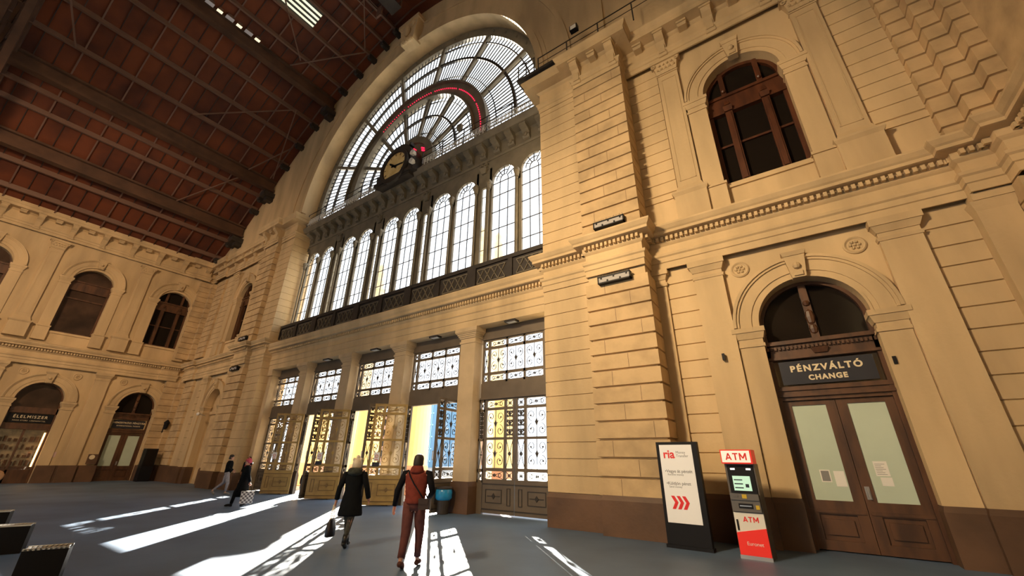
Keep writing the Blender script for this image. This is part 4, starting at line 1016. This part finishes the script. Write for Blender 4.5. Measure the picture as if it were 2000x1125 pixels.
MB().box((-.24, -.09, .98), (.25, 0, 1.09)).taper((-.24, -.06, .78), (.25, 0, .98), 0).box((-.19, -.1, 1.03), (-.1, -.09, 1.07)).build('key_shelf', mat('machine_grey', (.12, .11, .10, 1), .4), at)
MB().box((-.03, -.1, 1.01), (.05, -.09, 1.08)).box((.17, -.07, .83), (.23, -.06, .9)).build('yellow_mark', mat('yellow_mark', sRGB(200, 170, 40), .4), at)
MB().box((-.12, -.075, .84), (.12, -.06, .92)).build('cash_slot', M['black'], at); MB().box((-.10, -.08, .87), (.10, -.075, .89)).build('slot_lip', M['steel'], at)
MB().box((-.25, -.02, .42), (.26, 0, .76)).build('white_panel', M['white'], at)
MB().poly([(-.25, .06), (.26, .06), (.26, .52), (-.25, .42)], -.03, -.0).build('red_panel', M['redlit'], at); MB().box((-.26, -.03, 0), (.27, 0, .06)).build('plinth', M['steel'], at); MB().box((-.22, -.035, .46), (-.19, -.02, .64)).build('lock_slot', M['black'], at)
letters('ATM', .09, TT(.03, .65, -.021), M['red'], at); text('Euronet', .085, TT(.03, .25, -.031), M['white'], at, ext=.001)
# waste bin with blue bag
bn = empty('waste_bin', (-10.22, 10.88, 0)); tag(bn, 'wire waste bin with a translucent blue bag at the foot of a stone pillar', 'waste bin')
MB().lathe([(.18, 0), (.19, .03), (.19, .1), (.23, .55)], n=16).build('bin_body', M['irond'], bn)
MB().lathe([(.22, .40), (.27, .46), (.28, .62), (.25, .76), (.20, .78), (.18, .7)], n=18).build('bag', mat('blue_plastic_bag', sRGB(40, 140, 190), .25, noise=.3, scale=8, emit=sRGB(40, 140, 190), estr=.05), bn, smooth=True)
MB().lathe([(.265, .72), (.285, .74), (.285, .77), (.265, .79)], n=18).build('rim', M['irond'], bn)
# kiosk box, wall lantern, small wall fittings
kb = empty('kiosk_cabinet', (-38.3, 11.0-.25, 0)); kb.location = (-37.6, 10.35, 0); tag(kb, 'dark tall narrow cabinet standing in the far left corner of the hall', 'cabinet')
MB().box((-.35, -.3, 0), (.35, .35, 2.05)).build('body', M['black'], kb); MB().box((.35, -.24, .95), (.37, .28, 1.95)).build('front_glass', M['darkglass'], kb)
wl_ = empty('wall_lantern', (-38.6, 10.95, 3.3)); tag(wl_, 'black wall lantern on a bracket near the far left corner', 'lantern')
MB().bar((-.05, 0, .1), (.35, 0, .1), .05).bar((-.1, 0, -.15), (-.1, 0, .5), .08).bar((-.1, 0, .45), (.3, 0, .62), .05).build('bracket', M['black'], wl_)
MB().lathe([(.10, .12), (.17, .5), (.2, .52), (.1, .66), (.02, .74)], (.3, 0, 0), 8).build('lamp_body', M['black'], wl_); MB().lathe([(.09, .16), (.15, .48)], (.3, 0, .0), 6).build('lamp_glass', M['steel'], wl_)
for F, u, d, z, lb in ((FR, 1.15, .0, 3.55, 'small black wall loudspeaker on the right jamb of the exchange door'), (FR, -1.97, .17, 3.98, 'tiny dark fitting on the pilaster left of the exchange door')):
    r = empty('wall_speaker', F(u, d, z)); tag(r, lb, 'fitting'); MB().box((-.03, -.1, 0), (.03, -.01, .16)).build('housing', M['black'], r); MB().box((-.015, -.03, .06), (.015, .35, .09)).build('bracket', M['black'], r)
cmr = empty('camera_arm', FLf(.5, .1, 4.1)); tag(cmr, 'small pale surveillance camera on an arm beside the blind doorway', 'camera')
MB().bar((0, 0, 0), (.0, -.35, .05), .03).build('arm', M['steel'], cmr); MB().sphere((0, -.4, .06), .11, 10).build('dome', M['white'], cmr)
pp = tag(MB(FW(6.8)).box((-.95, .0, 1.45), (-.72, .03, 1.75)).build('poster', mat('pale_pink_poster', (.6, .42, .38, 1), .6)), 'small pale notice on the left wall between the grocery shop and the double door', 'notice')
pb = empty('poster_board', FW(6.8)(1.0, .16, 1.05)); tag(pb, 'brown notice board with a pale round badge left of the double door', 'notice board')
MB().box((0, -.25, 0), (.04, .25, .6)).build('board', M['dado'], pb); MB().lathe([(.14, .04), (.14, .055), (0, .055)], (0, -.05, .42), 14, 'x').build('badge', M['cream'], pb)
# slatted seat blocks bottom left
def seat():
    r = empty('seat_block'); MB().box((-.14, -.23, 0), (.13, .23, .43)).build('block', mat('black_seat_block', (.005, .005, .007, 1), .6, spec=.15), r)
    s = MB()
    for i in range(9): y = -.2+.05*i; s.box((-.14, y-.013, .43), (.13, y+.013, .45))
    s.box((-.14, -.23, .43), (-.115, .23, .455)).box((.11, -.23, .43), (.13, .23, .455)); s.build('slats', M['steel'], r); return r
sb = seat(); kids(sb)
for i, (x, y, lb) in enumerate(((-9.1, 1.74, 'black slatted seat block at the bottom left, nearest the camera'), (-12.25, 1.78, 'black seat block at the left edge, middle of the three'), (-15.35, 1.86, 'black seat block at the left edge, farthest of the three'))):
    c = sb if i == 0 else copy_tree(sb); c.location = (x, y, 0); c.rotation_euler = (0, 0, math.radians(-20)); tag(c, lb, 'seat', 'seat blocks at the left edge')
# ------------------------------------------------------------------ outside: portico columns, finials, glass tower, far buildings
for x, y, rr, lb in ((-27.0, 16.0, .8, 'sunlit yellow portico column outside, seen between the two left open leaves'), (-21.5, 16.0, .75, 'sunlit yellow portico column outside behind the woman in the dark coat'), (-17.1, 15.7, .75, 'sunlit yellow portico column outside, left of the blue glass tower'), (-11.55, 16.0, .45, 'slimmer yellow portico column outside behind the closed right gate')):
    r = empty('portico_column', (x, y, 0)); tag(r, lb, 'column', 'portico columns outside')
    MB().lathe([(rr*1.02, 1.3), (rr, 1.5), (rr*.95, 4.5), (rr*1.1, 4.6), (rr*1.1, 4.75), (rr*1.2, 4.9)], n=24).build('shaft', M['yellow'], r); MB().lathe([(rr*1.08, 0), (rr*1.08, 1.2), (rr*1.03, 1.3)], n=24).build('plinth', M['pinkp'], r)
for x, y, s_, lb in ((-13.75, 16.4, 1.0, 'pale stone finial outside, seen low in the seventh arched window'), (-8.95*17.6/11.8, 17.6, 1.15, 'pale stone finial outside, seen low in the ninth arched window'), (-23.3, 16.4, 1.0, 'pale stone finial outside, seen low in the fifth arched window')):
    f = MB().lathe([(.42, 0), (.42, 2.3), (.5, 2.35), (.5, 2.5), (.3, 2.6), (.34, 3.1), (.2, 3.4), (.28, 3.7), (.16, 4.0), (.2, 4.3), (.02, 4.6)], (x, y, 10.4), 12).box((x-.35, y-.3, 0), (x+.35, y+.3, 10.6)).build('finial', M['fin']); tag(f, lb, 'finial', 'stone finials on the portico outside')
tw = empty('glass_tower', (-66, 62, 0)); tag(tw, 'blue glass office block far outside, seen through the open fourth gate', 'building')
MB().box((-7, 0, 0), (3.5, 9, 14.5)).build('facade', mat('blue_glass_facade', sRGB(95, 140, 175), .3), tw)
b = MB()
for i in range(6): b.box((-7, -.12, 2.3*i+1), (3.5, 0, 2.3*i+1.25))
for i in range(9): b.box((-7+1.25*i, -.12, 0), (-6.88+1.25*i, 0, 14.5))
b.build('mullions', mat('pale_blue_frame', sRGB(150, 195, 220), .5), tw)
fb_ = empty('far_building', (-100, 95, 0)); tag(fb_, 'low pale apartment block far outside behind the glass tower', 'building')
MB().box((-30, 0, 0), (18, 10, 15)).build('wall', M['pinkp'], fb_); w_ = MB()
for i in range(12):
    for j in range(4): w_.box((-28+3.8*i, -.1, 2+3.3*j), (-26.4+3.8*i, 0, 4+3.3*j))
w_.build('windows', M['darkglass'], fb_)
bl = empty('street_poster', (-24.3, 12.9, .25)); tag(bl, 'turquoise poster outside at the foot of the leftmost gate', 'poster')
MB().box((-.5, 0, 0), (.4, .05, .8)).build('board', mat('turquoise_poster', sRGB(60, 175, 185), .5, emit=sRGB(60, 175, 185), estr=.1), bl); MB().box((-.45, .05, -.25), (-.4, .1, .8)).box((.3, .05, -.25), (.35, .1, .8)).build('leg', M['irond'], bl)
# ------------------------------------------------------------------ people
SKIN = mat('skin', (.50, .26, .17, 1), .55); HAIRD = mat('dark_hair', (.018, .012, .009, 1), .6)
def fabric(n, c, **k): return mat(n, c, k.pop('rough', .9), noise=k.pop('noise', .25), scale=k.pop('scale', 14), bump=.15, spec=.12, **k)
def loft(mb, secs, n=20):
    """secs: (centre, rx, ry) horizontal elliptical sections from bottom to top"""
    vs, fs = [], []
    for (cx, cy, cz), rx, ry in secs:
        for k in range(n):
            a = 2*PI*k/n; vs.append((cx+rx*math.cos(a), cy+ry*math.sin(a), cz))
    for i in range(len(secs)-1):
        for k in range(n): fs.append((i*n+k, i*n+(k+1) % n, (i+1)*n+(k+1) % n, (i+1)*n+k))
    fs.append(tuple(range(n-1, -1, -1))); fs.append(tuple((len(secs)-1)*n+k for k in range(n)))
    return mb.add(vs, fs)
def hand_nodes(add, w, wi, d, side, curl=.5, s=1.0):
    """fingers grown out of a palm hanging along direction d"""
    d = Vector(d).normalized(); lat = Vector((0, 1, 0)) - d*d.y
    lat = lat.normalized(); inn = d.cross(lat)*(-side)
    if inn.x*side > 0: inn = -inn
    p1 = add(w+d*.045*s, wi, .026*s); p2 = add(w+d*.075*s, p1, .030*s)
    for i, L in enumerate((.062, .072, .068, .052)):
        b = w+d*.085*s+lat*(.030-.020*i)*s; r = add(b, p2, .0105*s)
        q = b+(d*L*.5)*s+inn*.012*s*curl; r2 = add(q, r, .0095*s); add(q+(d*L*.45*(1-.5*curl)+inn*L*.5*curl)*s, r2, .008*s)
    t = w+d*.04*s+lat*.036*s; r = add(t, p1, .012*s); add(t+(d*.04+lat*.016)*s+inn*.01, r, .0095*s)
def person(name, h, J, loc, face, label, headturn=0, curl=(.5, .5)):
    """J: joint overrides in units of a 1.75 m body; +y is forward"""
    root = empty(name, loc, face)
    P = dict(pel=(0, 0, .93), wai=(0, 0, 1.08), che=(0, 0, 1.30), nec=(0, 0, 1.46), hea=(0, .015, 1.58), top=(0, .01, 1.68),
             sL=(-.19, 0, 1.40), eL=(-.25, -.02, 1.12), wL=(-.26, .06, .88), sR=(.19, 0, 1.40), eR=(.25, -.02, 1.12), wR=(.26, .06, .88),
             hL=(-.095, 0, .90), kL=(-.10, .04, .49), aL=(-.10, 0, .09), hR=(.095, 0, .90), kR=(.10, .04, .49), aR=(.10, 0, .09), tL=None, tR=None)
    P.update(J); k = h/1.75
    P = {a: Vector(b)*k for a, b in P.items() if b is not None}
    vs, es, rs = [], [], []
    def add(p, parent, r):
        vs.append(tuple(p)); rs.append(r)
        if parent is not None: es.append((parent, len(vs)-1))
        return len(vs)-1
    p = add(P['pel'], None, .135*k); w_ = add(P['wai'], p, .125*k); c = add(P['che'], w_, .14*k); nk = add(P['nec'], c, .058*k); hd = add(P['nec']*.45+P['hea']*.55, nk, .055*k); 
    for s, S_ in (('L', -1), ('R', 1)):
        a = add(P['s'+s], c, .062*k); e = add(P['e'+s], a, .044*k); m = add(P['e'+s]*.5+P['w'+s]*.5, e, .038*k); wr = add(P['w'+s], m, .027*k)
        hand_nodes(add, P['w'+s], wr, P['w'+s]-P['e'+s], S_, curl[0 if s == 'L' else 1], 1.05*k)
        a = add(P['h'+s], p, .095*k); kn = add(P['k'+s], a, .062*k); ca = add(P['k'+s]*.62+P['a'+s]*.38, kn, .056*k); an_ = add(P['a'+s], ca, .036*k)
        toe = P.get('t'+s) or P['a'+s]+Vector((0, .17, -.05))*k; add(toe, an_, .03*k)
    me = bpy.data.meshes.new('body_skeleton'); me.from_pydata(vs, es, []); o = bpy.data.objects.new('tmpbody', me); C.objects.link(o)
    sk = o.modifiers.new('s', 'SKIN'); sk.use_smooth_shade = True
    for i, r in enumerate(rs): me.skin_vertices[0].data[i].radius = (r, r)
    me.skin_vertices[0].data[0].use_root = True
    sb_ = o.modifiers.new('u', 'SUBSURF'); sb_.levels = sb_.render_levels = 1
    bpy.context.view_layer.update(); m2 = bpy.data.meshes.new_from_object(o.evaluated_get(bpy.context.evaluated_depsgraph_get()))
    bpy.data.objects.remove(o)
    # head with face, in the same mesh
    H = MB(); hc = P['hea']; ca_, sa_ = math.cos(headturn), math.sin(headturn)
    def hp(x, y, z): return (hc.x+(x*ca_-y*sa_)*k, hc.y+(x*sa_+y*ca_)*k, hc.z+z*k)
    secs = [(.045, .035, .045, -.125), (.055, .052, .035, -.105), (.066, .075, .02, -.065), (.074, .090, .008, -.02), (.077, .096, 0, .02), (.076, .096, -.005, .06), (.066, .085, -.008, .095), (.042, .056, -.01, .12), (.008, .01, -.01, .13)]
    n = 20; V, Fs = [], []
    for rx, ry, cy, z in secs:
        for q in range(n): a = 2*PI*q/n; V.append(hp(rx*math.cos(a), cy+ry*math.sin(a), z))
    for i in range(len(secs)-1):
        for q in range(n): Fs.append((i*n+q, i*n+(q+1) % n, (i+1)*n+(q+1) % n, (i+1)*n+q))
    Fs += [tuple(range(n-1, -1, -1)), tuple((len(secs)-1)*n+q for q in range(n))]; H.add(V, Fs)
    H.add([hp(-.014, .088, -.045), hp(.014, .088, -.045), hp(0, .122, -.038), hp(0, .092, .018)], [(0, 1, 2), (1, 3, 2), (3, 0, 2), (0, 3, 1)])
    for s in (-1, 1):
        H.lathe([(.0, -.006*k), (.02*k, -.006*k), (.02*k, .006*k), (0, .006*k)], hp(s*.08, -.005, -.01), 8, 'x', squash=1.5)
    H.tube([hp(-.022, .097, -.075), hp(0, .105, -.073), hp(.022, .097, -.075)], [.004*k, .007*k, .004*k], 6)
    bm = bmesh.new(); bm.from_mesh(m2); off = len(bm.verts)
    nv = [bm.verts.new(v) for v in H.v]
    for f in H.f:
        try: bm.faces.new([nv[i] for i in f])
        except Exception: pass
    bmesh.ops.recalc_face_normals(bm, faces=bm.faces)
    for f in bm.faces: f.smooth = True
    bm.to_mesh(m2); bm.free(); m2.materials.clear(); m2.materials.append(SKIN)
    b = bpy.data.objects.new('body', m2); C.objects.link(b); b.parent = root
    E_ = MB()
    for s in (-1, 1): E_.sphere(hp(s*.032, .086, .002), .010*k, 6)
    E_.build('eyes', M['black'], b)
    tag(root, label, 'person'); return root, P, k, hp
def sleeve(P, s, r0, r1, k, m, root, name='sleeve', end=.97, start='s'):
    a, e, w_ = P['s'+s], P['e'+s], P['w'+s]; ins = Vector((.05 if s == 'L' else -.05, 0, .0))*k
    pts = [a+ins, a, a*.5+e*.5, e, e*.5+w_*.5, e*(1-end)+w_*end]
    MB().tube([tuple(q) for q in pts], [r0*k, r0*1.08*k, r0*.95*k, r0*.85*k, r1*1.1*k, r1*k], 12).build(name, m, root, smooth=True)
def trouser(P, k, m, root, r=(.105, .078, .062, .058), cuff=.06, name='trousers'):
    t = MB()
    for s in 'LR':
        h_, kn, an_ = P['h'+s], P['k'+s], P['a'+s]; lo = an_+(kn-an_).normalized()*cuff*k
        t.tube([tuple(q) for q in (h_+Vector((0, 0, .06))*k, h_*.5+kn*.5, kn, kn*.5+an_*.5, lo)], [r[0]*k, r[0]*.88*k, r[1]*k, r[2]*k, r[3]*k], 14)
    c = P['pel']; loft(t, [((c.x, c.y, c.z-.1*k), .13*k, .10*k), ((c.x, c.y, c.z), .155*k, .12*k), ((c.x, c.y, c.z+.12*k), .145*k, .11*k)])
    t.build(name, m, root, smooth=True)
def shoes(P, k, m, root, L=.26, boot=0):
    for s in 'LR':
        a = P['a'+s]; f = (P.get('t'+s) or a+Vector((0, .17, -.05))*k)-a; f.normalize()
        q = MB(); q.tube([tuple(a-f*.055*k+Vector((0, 0, -.03*k))), tuple(a-f*.02*k+Vector((0, 0, -.03*k))), tuple(a+f*.07*k), tuple(a+f*.15*k), tuple(a+f*(L-.055)*k)], [.03*k, .044*k, .045*k, .042*k, .022*k], 10)
        if boot: q.tube([tuple(a+Vector((0, 0, -.02))*k), tuple(a+(P['k'+s]-a).normalized()*boot*k)], [.05*k, .058*k], 12)
        q.build('shoe', m, root, smooth=True)
def hair(hp, k, m, root, r=(.088, .104), back=-.06, top=.142, name='hair', low=-.03):
    q = MB(); n = 18; secs = [(r[0]*.93, r[1]*.7, -.035, low-.04), (r[0]*1.0, r[1]*.82, -.028, low), (r[0], r[1]*.92, -.016, .03), (r[0]*.98, r[1]*1.0, -.002, .065), (r[0]*.86, r[1]*.88, -.006, .105), (r[0]*.55, r[1]*.6, -.01, .13), (.01, .01, -.01, top)]
    V, Fs = [], []
    for rx, ry, cy, z in secs:
        for i in range(n): a = 2*PI*i/n; V.append(hp(rx*math.cos(a), cy+ry*math.sin(a), z))
    for i in range(len(secs)-1):
        for j in range(n): Fs.append((i*n+j, i*n+(j+1) % n, (i+1)*n+(j+1) % n, (i+1)*n+j))
    Fs += [tuple(range(n-1, -1, -1)), tuple((len(secs)-1)*n+j for j in range(n))]
    return q.add(V, Fs).build(name, m, root, smooth=True)
# man in the maroon vest, walking away from the camera
J = dict(sL=(-.21, 0, 1.40), eL=(-.31, -.05, 1.13), wL=(-.36, .03, .89), sR=(.21, 0, 1.40), eR=(.31, -.06, 1.12), wR=(.20, .17, 1.02), kL=(-.10, -.02, .50), aL=(-.10, -.17, .11), tL=(-.10, -.03, .03), kR=(.09, .13, .50), aR=(.08, .16, .08), tR=(.08, .33, .04))
r, P, k, hp = person('person', 1.75, J, (-5.78, 5.45, 0), math.radians(30), 'man seen from behind in a maroon padded vest and dark red trousers walking out')
vest = fabric('maroon_quilted_vest', (.17, .036, .026, 1)); q = MB()
sx = [(.93, .165, .125), (.95, .175, .135), (1.0, .178, .135), (1.01, .170, .13), (1.06, .178, .135), (1.07, .172, .13), (1.13, .185, .138), (1.14, .178, .133), (1.20, .195, .14), (1.21, .188, .135), (1.28, .205, .142), (1.29, .198, .137), (1.36, .21, .135), (1.41, .19, .12), (1.45, .11, .09)]
loft(q, [((0, -.005, z*k), a*k, b*k) for z, a, b in sx], 24); ve = q.build('vest', vest, r, smooth=True)
q = MB(); loft(q, [((0, -.03*k, 1.40*k), .12*k, .11*k), ((0, -.05*k, 1.44*k), .125*k, .105*k), ((0, -.04*k, 1.50*k), .105*k, .09*k), ((0, -.02*k, 1.53*k), .085*k, .08*k)]); q.build('collar', vest, ve, smooth=True)
blk_f = fabric('black_sleeve_cloth', (.008, .008, .011, 1)); [sleeve(P, s, .062, .042, k, blk_f, r) for s in 'LR']
trouser(P, k, fabric('dark_red_trousers', (.12, .045, .04, 1)), r); shoes(P, k, fabric('brown_shoes', (.10, .04, .03, 1)), r); hair(hp, k, HAIRD, r)
bg_ = empty('shoulder_bag', (-5.78, 5.45, 0), math.radians(30)); tag(bg_, 'small dark crossbody bag hanging at the right hip of the man in maroon', 'bag')
q = MB(); pts = [(-.13, -.09, 1.43), (-.08, -.15, 1.36), (0, -.165, 1.25), (.1, -.16, 1.13), (.17, -.13, 1.03)]
q.tube(pts, .013, 6).tube([(-.13, -.09, 1.43), (-.12, .04, 1.45), (-.02, .15, 1.3), (.12, .16, 1.1), (.22, .02, 1.0)], .012, 6).build('strap', M['black'], bg_)
MB().taper((.12, -.19, .86), (.29, -.10, 1.02), .008).box((.13, -.2, .94), (.28, -.19, 1.03)).build('pouch', mat('dark_leather', (.03, .015, .012, 1), .5), bg_)
# woman in the dark coat
J = dict(sL=(-.19, 0, 1.40), eL=(-.29, -.02, 1.13), wL=(-.34, .05, .90), sR=(.19, 0, 1.40), eR=(.30, -.05, 1.14), wR=(.33, .06, .93), kL=(-.05, .06, .48), aL=(-.03, .16, .10), tL=(-.03, .32, .05), kR=(.04, -.03, .50), aR=(.0, -.12, .12), tR=(.0, -.0, .03))
r, P, k, hp = person('person', 1.66, J, (-7.95, 5.75, 0), math.radians(38), 'woman seen from behind in a long black hooded coat carrying a handbag')
coat = fabric('black_coat_cloth', (.006, .007, .008, 1)); q = MB()
loft(q, [((0, 0, z*k), a*k, b*k) for z, a, b in ((.60, .25, .20), (.64, .255, .205), (.8, .225, .18), (.95, .20, .16), (1.08, .175, .14), (1.2, .19, .145), (1.32, .205, .14), (1.40, .19, .12), (1.46, .11, .09))], 24); co = q.build('coat', coat, r, smooth=True)
fur = fabric('grey_green_fur_hood', (.05, .055, .045, 1), noise=.5); q = MB(); loft(q, [((0, -.03*k, 1.37*k), .12*k, .10*k), ((0, -.07*k, 1.42*k), .16*k, .13*k), ((0, -.07*k, 1.49*k), .155*k, .12*k), ((0, -.04*k, 1.53*k), .12*k, .09*k)]); q.build('fur_hood', fur, co, smooth=True)
[sleeve(P, s, .066, .05, k, coat, r, end=.98) for s in 'LR']
trouser(P, k, mat('patterned_leggings', (.06, .06, .045, 1), .8, col2=(.012, .012, .010, 1), scale=16), r, (.09, .058, .052, .04), .03, 'leggings'); shoes(P, k, mat('black_boot', (.012, .012, .012, 1), .4), r, boot=.14)
hat = hair(hp, k, fabric('cream_knit_hat', (.62, .54, .42, 1)), r, (.10, .115), top=.16, name='hat', low=-.02)
MB().sphere(hp(0, -.01, .17), .04, 8).sphere(hp(-.075, -.02, .12), .035, 8).sphere(hp(.075, -.02, .12), .035, 8).build('pompom', fabric('cream_pompom', (.7, .62, .5, 1)), hat, smooth=True)
hw = P['wL']; hb_ = empty('handbag', (-7.95, 5.75, 0), math.radians(38)); tag(hb_, 'black handbag with pale handles carried low by the woman in the black coat', 'handbag')
x0, y0, z0 = hw.x-.03, hw.y+.02, hw.z-.10
for dy in (-.03, .03): MB().tube([(x0-.0, y0+dy-.09, z0-.26), (x0, y0+dy-.06, z0-.1), (x0, y0+dy-.02, z0), (x0, y0+dy+.02, z0), (x0, y0+dy+.06, z0-.1), (x0, y0+dy+.09, z0-.26)], .008, 6).build('handle', M['cream'], hb_)
q = MB(); loft(q, [((x0, y0, z0-.56), .08, .15), ((x0, y0, z0-.54), .09, .165), ((x0, y0, z0-.42), .09, .17), ((x0, y0, z0-.30), .06, .14), ((x0, y0, z0-.25), .04, .11)], 16); q.build('bag_body', mat('black_bag_leather', (.014, .012, .014, 1), .35), hb_, smooth=True)
# woman in the pink hat crossing with a checked bag
J = dict(eR=(.23, .04, 1.14), wR=(.2, .12, .95), eL=(-.25, -.10, 1.12), wL=(-.27, -.20, .86), kL=(-.08, .20, .50), aL=(-.07, .26, .08), tL=(-.07, .43, .06), kR=(.08, -.02, .48), aR=(.08, -.22, .12), tR=(.08, -.08, .04))
r, P, k, hp = person('person', 1.60, J, (-17.12, 7.72, 0), math.radians(156), 'woman in a pink knitted hat and long black coat walking away from the gates', headturn=.2)
q = MB(); loft(q, [((0, .0, z*k), a*k, b*k) for z, a, b in ((.34, .21, .26), (.5, .205, .24), (.8, .19, .20), (1.05, .18, .16), (1.2, .19, .15), (1.35, .195, .14), (1.42, .17, .11), (1.47, .09, .08))], 22); co = q.build('coat', coat, r, smooth=True)
[sleeve(P, s, .066, .05, k, coat, r) for s in 'LR']; trouser(P, k, coat, r); shoes(P, k, M['black'], r, boot=.2)
pk = fabric('pink_knit', (.55, .10, .14, 1)); ha = hair(hp, k, pk, r, (.10, .118), top=.165, name='hat', low=-.0); MB().tube([hp(-.08, -.03, -.13), hp(0, -.09, -.13), hp(.08, -.03, -.13), hp(.06, .07, -.14), hp(-.06, .07, -.14)], .035, 8).build('scarf', fabric('dark_red_scarf', (.25, .04, .05, 1)), r)
cb = empty('shopping_bag', (-16.98, 7.55, 0), math.radians(156)); cb.location = (-17.12, 7.72, 0); tag(cb, 'cream and brown checked shopping bag held by the woman in the pink hat', 'bag')
ckm = mat('checked_bag', (.6, .55, .45, 1), .6); nt = ckm.node_tree; ch_ = nt.nodes.new('ShaderNodeTexChecker'); ch_.inputs['Scale'].default_value = 16; ch_.inputs['Color1'].default_value = (.62, .56, .48, 1); ch_.inputs['Color2'].default_value = (.12, .09, .08, 1)
tc = nt.nodes.new('ShaderNodeTexCoord'); nt.links.new(tc.outputs['Object'], ch_.inputs['Vector']); nt.links.new(ch_.outputs[0], nt.nodes['Principled BSDF'].inputs['Base Color'])
bx_, by_, bz_ = P['wL'].x-.02, P['wL'].y-.02, P['wL'].z-.12
MB().taper((bx_-.06, by_-.2, bz_-.56), (bx_+.06, by_+.2, bz_-.16), .015).build('bag_body', ckm, cb)
for dx in (-.05, .05): MB().tube([(bx_+dx, by_-.1, bz_-.17), (bx_+dx*.3, by_-.03, bz_), (bx_+dx*.3, by_+.03, bz_), (bx_+dx, by_+.1, bz_-.17)], .009, 6).build('handle', M['black'], cb)
# striding man at the left
J = dict(eL=(-.22, .03, 1.13), wL=(-.17, .20, 1.02), eR=(.22, -.02, 1.13), wR=(.16, .18, 1.0), kL=(-.09, -.06, .50), aL=(-.09, -.42, .17), tL=(-.09, -.32, .03), kR=(.09, .12, .49), aR=(.09, .10, .09), tR=(.09, .27, .04))
r, P, k, hp = person('person', 1.74, J, (-22.7, 9.4, 0), math.radians(-24), 'dark-haired man in a black jacket and pale blue-grey jeans striding towards the gates')
q = MB(); loft(q, [((0, .01, z*k), a*k, b*k) for z, a, b in ((.93, .17, .135), (.97, .18, .145), (1.1, .175, .14), (1.25, .19, .15), (1.36, .195, .14), (1.42, .17, .11), (1.46, .10, .09))], 20); ja = q.build('jacket', coat, r, smooth=True)
q = MB(); loft(q, [((0, .01, 1.42*k), .11*k, .10*k), ((0, .01, 1.47*k), .10*k, .095*k), ((0, .0, 1.50*k), .085*k, .085*k)]); q.build('collar', fabric('beige_collar', (.5, .36, .26, 1)), ja, smooth=True)
[sleeve(P, s, .062, .045, k, coat, r) for s in 'LR']; trouser(P, k, fabric('pale_jeans', (.30, .30, .36, 1)), r, (.10, .07, .056, .05)); shoes(P, k, fabric('grey_shoes', (.28, .26, .25, 1)), r); hair(hp, k, HAIRD, r)
# person with a raised arm behind
J = dict(eL=(-.30, .18, 1.36), wL=(-.14, .16, 1.58), eR=(.24, -.02, 1.12), wR=(.2, .1, .95))
r, P, k, hp = person('person', 1.66, J, (-23.75, 10.7, 0), math.radians(-150), 'person in a black coat with one arm raised to the head beside the pier', headturn=-.3)
q = MB(); loft(q, [((0, 0, z*k), a*k, b*k) for z, a, b in ((.70, .19, .16), (.9, .185, .15), (1.1, .175, .14), (1.3, .195, .145), (1.40, .18, .12), (1.46, .10, .09))], 20); q.build('coat', coat, r, smooth=True)
[sleeve(P, s, .066, .05, k, coat, r) for s in 'LR']; trouser(P, k, fabric('grey_trousers', (.10, .10, .11, 1)), r); shoes(P, k, M['black'], r); hair(hp, k, fabric('brown_hair', (.09, .04, .02, 1)), r)
# child at the second gate
r, P, k, hp = person('child', 1.10, dict(kL=(-.09, .02, .49)), (-18.72, 10.95, 0), math.radians(40), 'child in dark clothes standing by the tip of the open second gate leaf')
q = MB(); loft(q, [((0, 0, z*k), a*k, b*k) for z, a, b in ((.6, .25, .21), (.9, .23, .19), (1.2, .22, .18), (1.38, .21, .15), (1.46, .12, .1))], 16); q.build('coat', coat, r, smooth=True)
[sleeve(P, s, .08, .06, k, coat, r) for s in 'LR']; trouser(P, k, coat, r); shoes(P, k, M['black'], r); hair(hp, k, HAIRD, r)
# person at the left edge
r, P, k, hp = person('person', 1.70, dict(wR=(.12, .22, 1.1), eR=(.26, .04, 1.14)), (-28.4, 2.62, 0), math.radians(100), 'person in a red hat and wine jacket at the left edge by the shop')
wine = fabric('wine_jacket', (.09, .02, .03, 1)); q = MB(); loft(q, [((0, 0, z*k), a*k, b*k) for z, a, b in ((.85, .2, .16), (1.1, .19, .15), (1.3, .205, .15), (1.40, .19, .12), (1.46, .11, .09))], 16); q.build('jacket', wine, r, smooth=True)
[sleeve(P, s, .068, .05, k, wine, r) for s in 'LR']; trouser(P, k, coat, r); shoes(P, k, M['black'], r); hair(hp, k, fabric('red_hat', (.6, .02, .03, 1)), r, (.10, .118), top=.16, name='hat')
tb = empty('tan_bag', (-28.15, 2.95, .62)); tag(tb, 'tan round bag carried by the person in the red hat at the left edge', 'bag'); tb.location = (-28.12, 2.9, .5)
MB().lathe([(.02, -.08), (.2, -.07), (.24, 0), (.2, .07), (.02, .08)], (0, 0, .25), 18, 'x').build('bag_body', mat('tan_leather', (.42, .22, .10, 1), .5), tb); MB().tube([(0, -.15, .42), (-.05, -.1, .7), (-.08, 0, .85), (-.05, .1, .7), (0, .15, .42)], .012, 6).build('strap', M['wood'], tb)
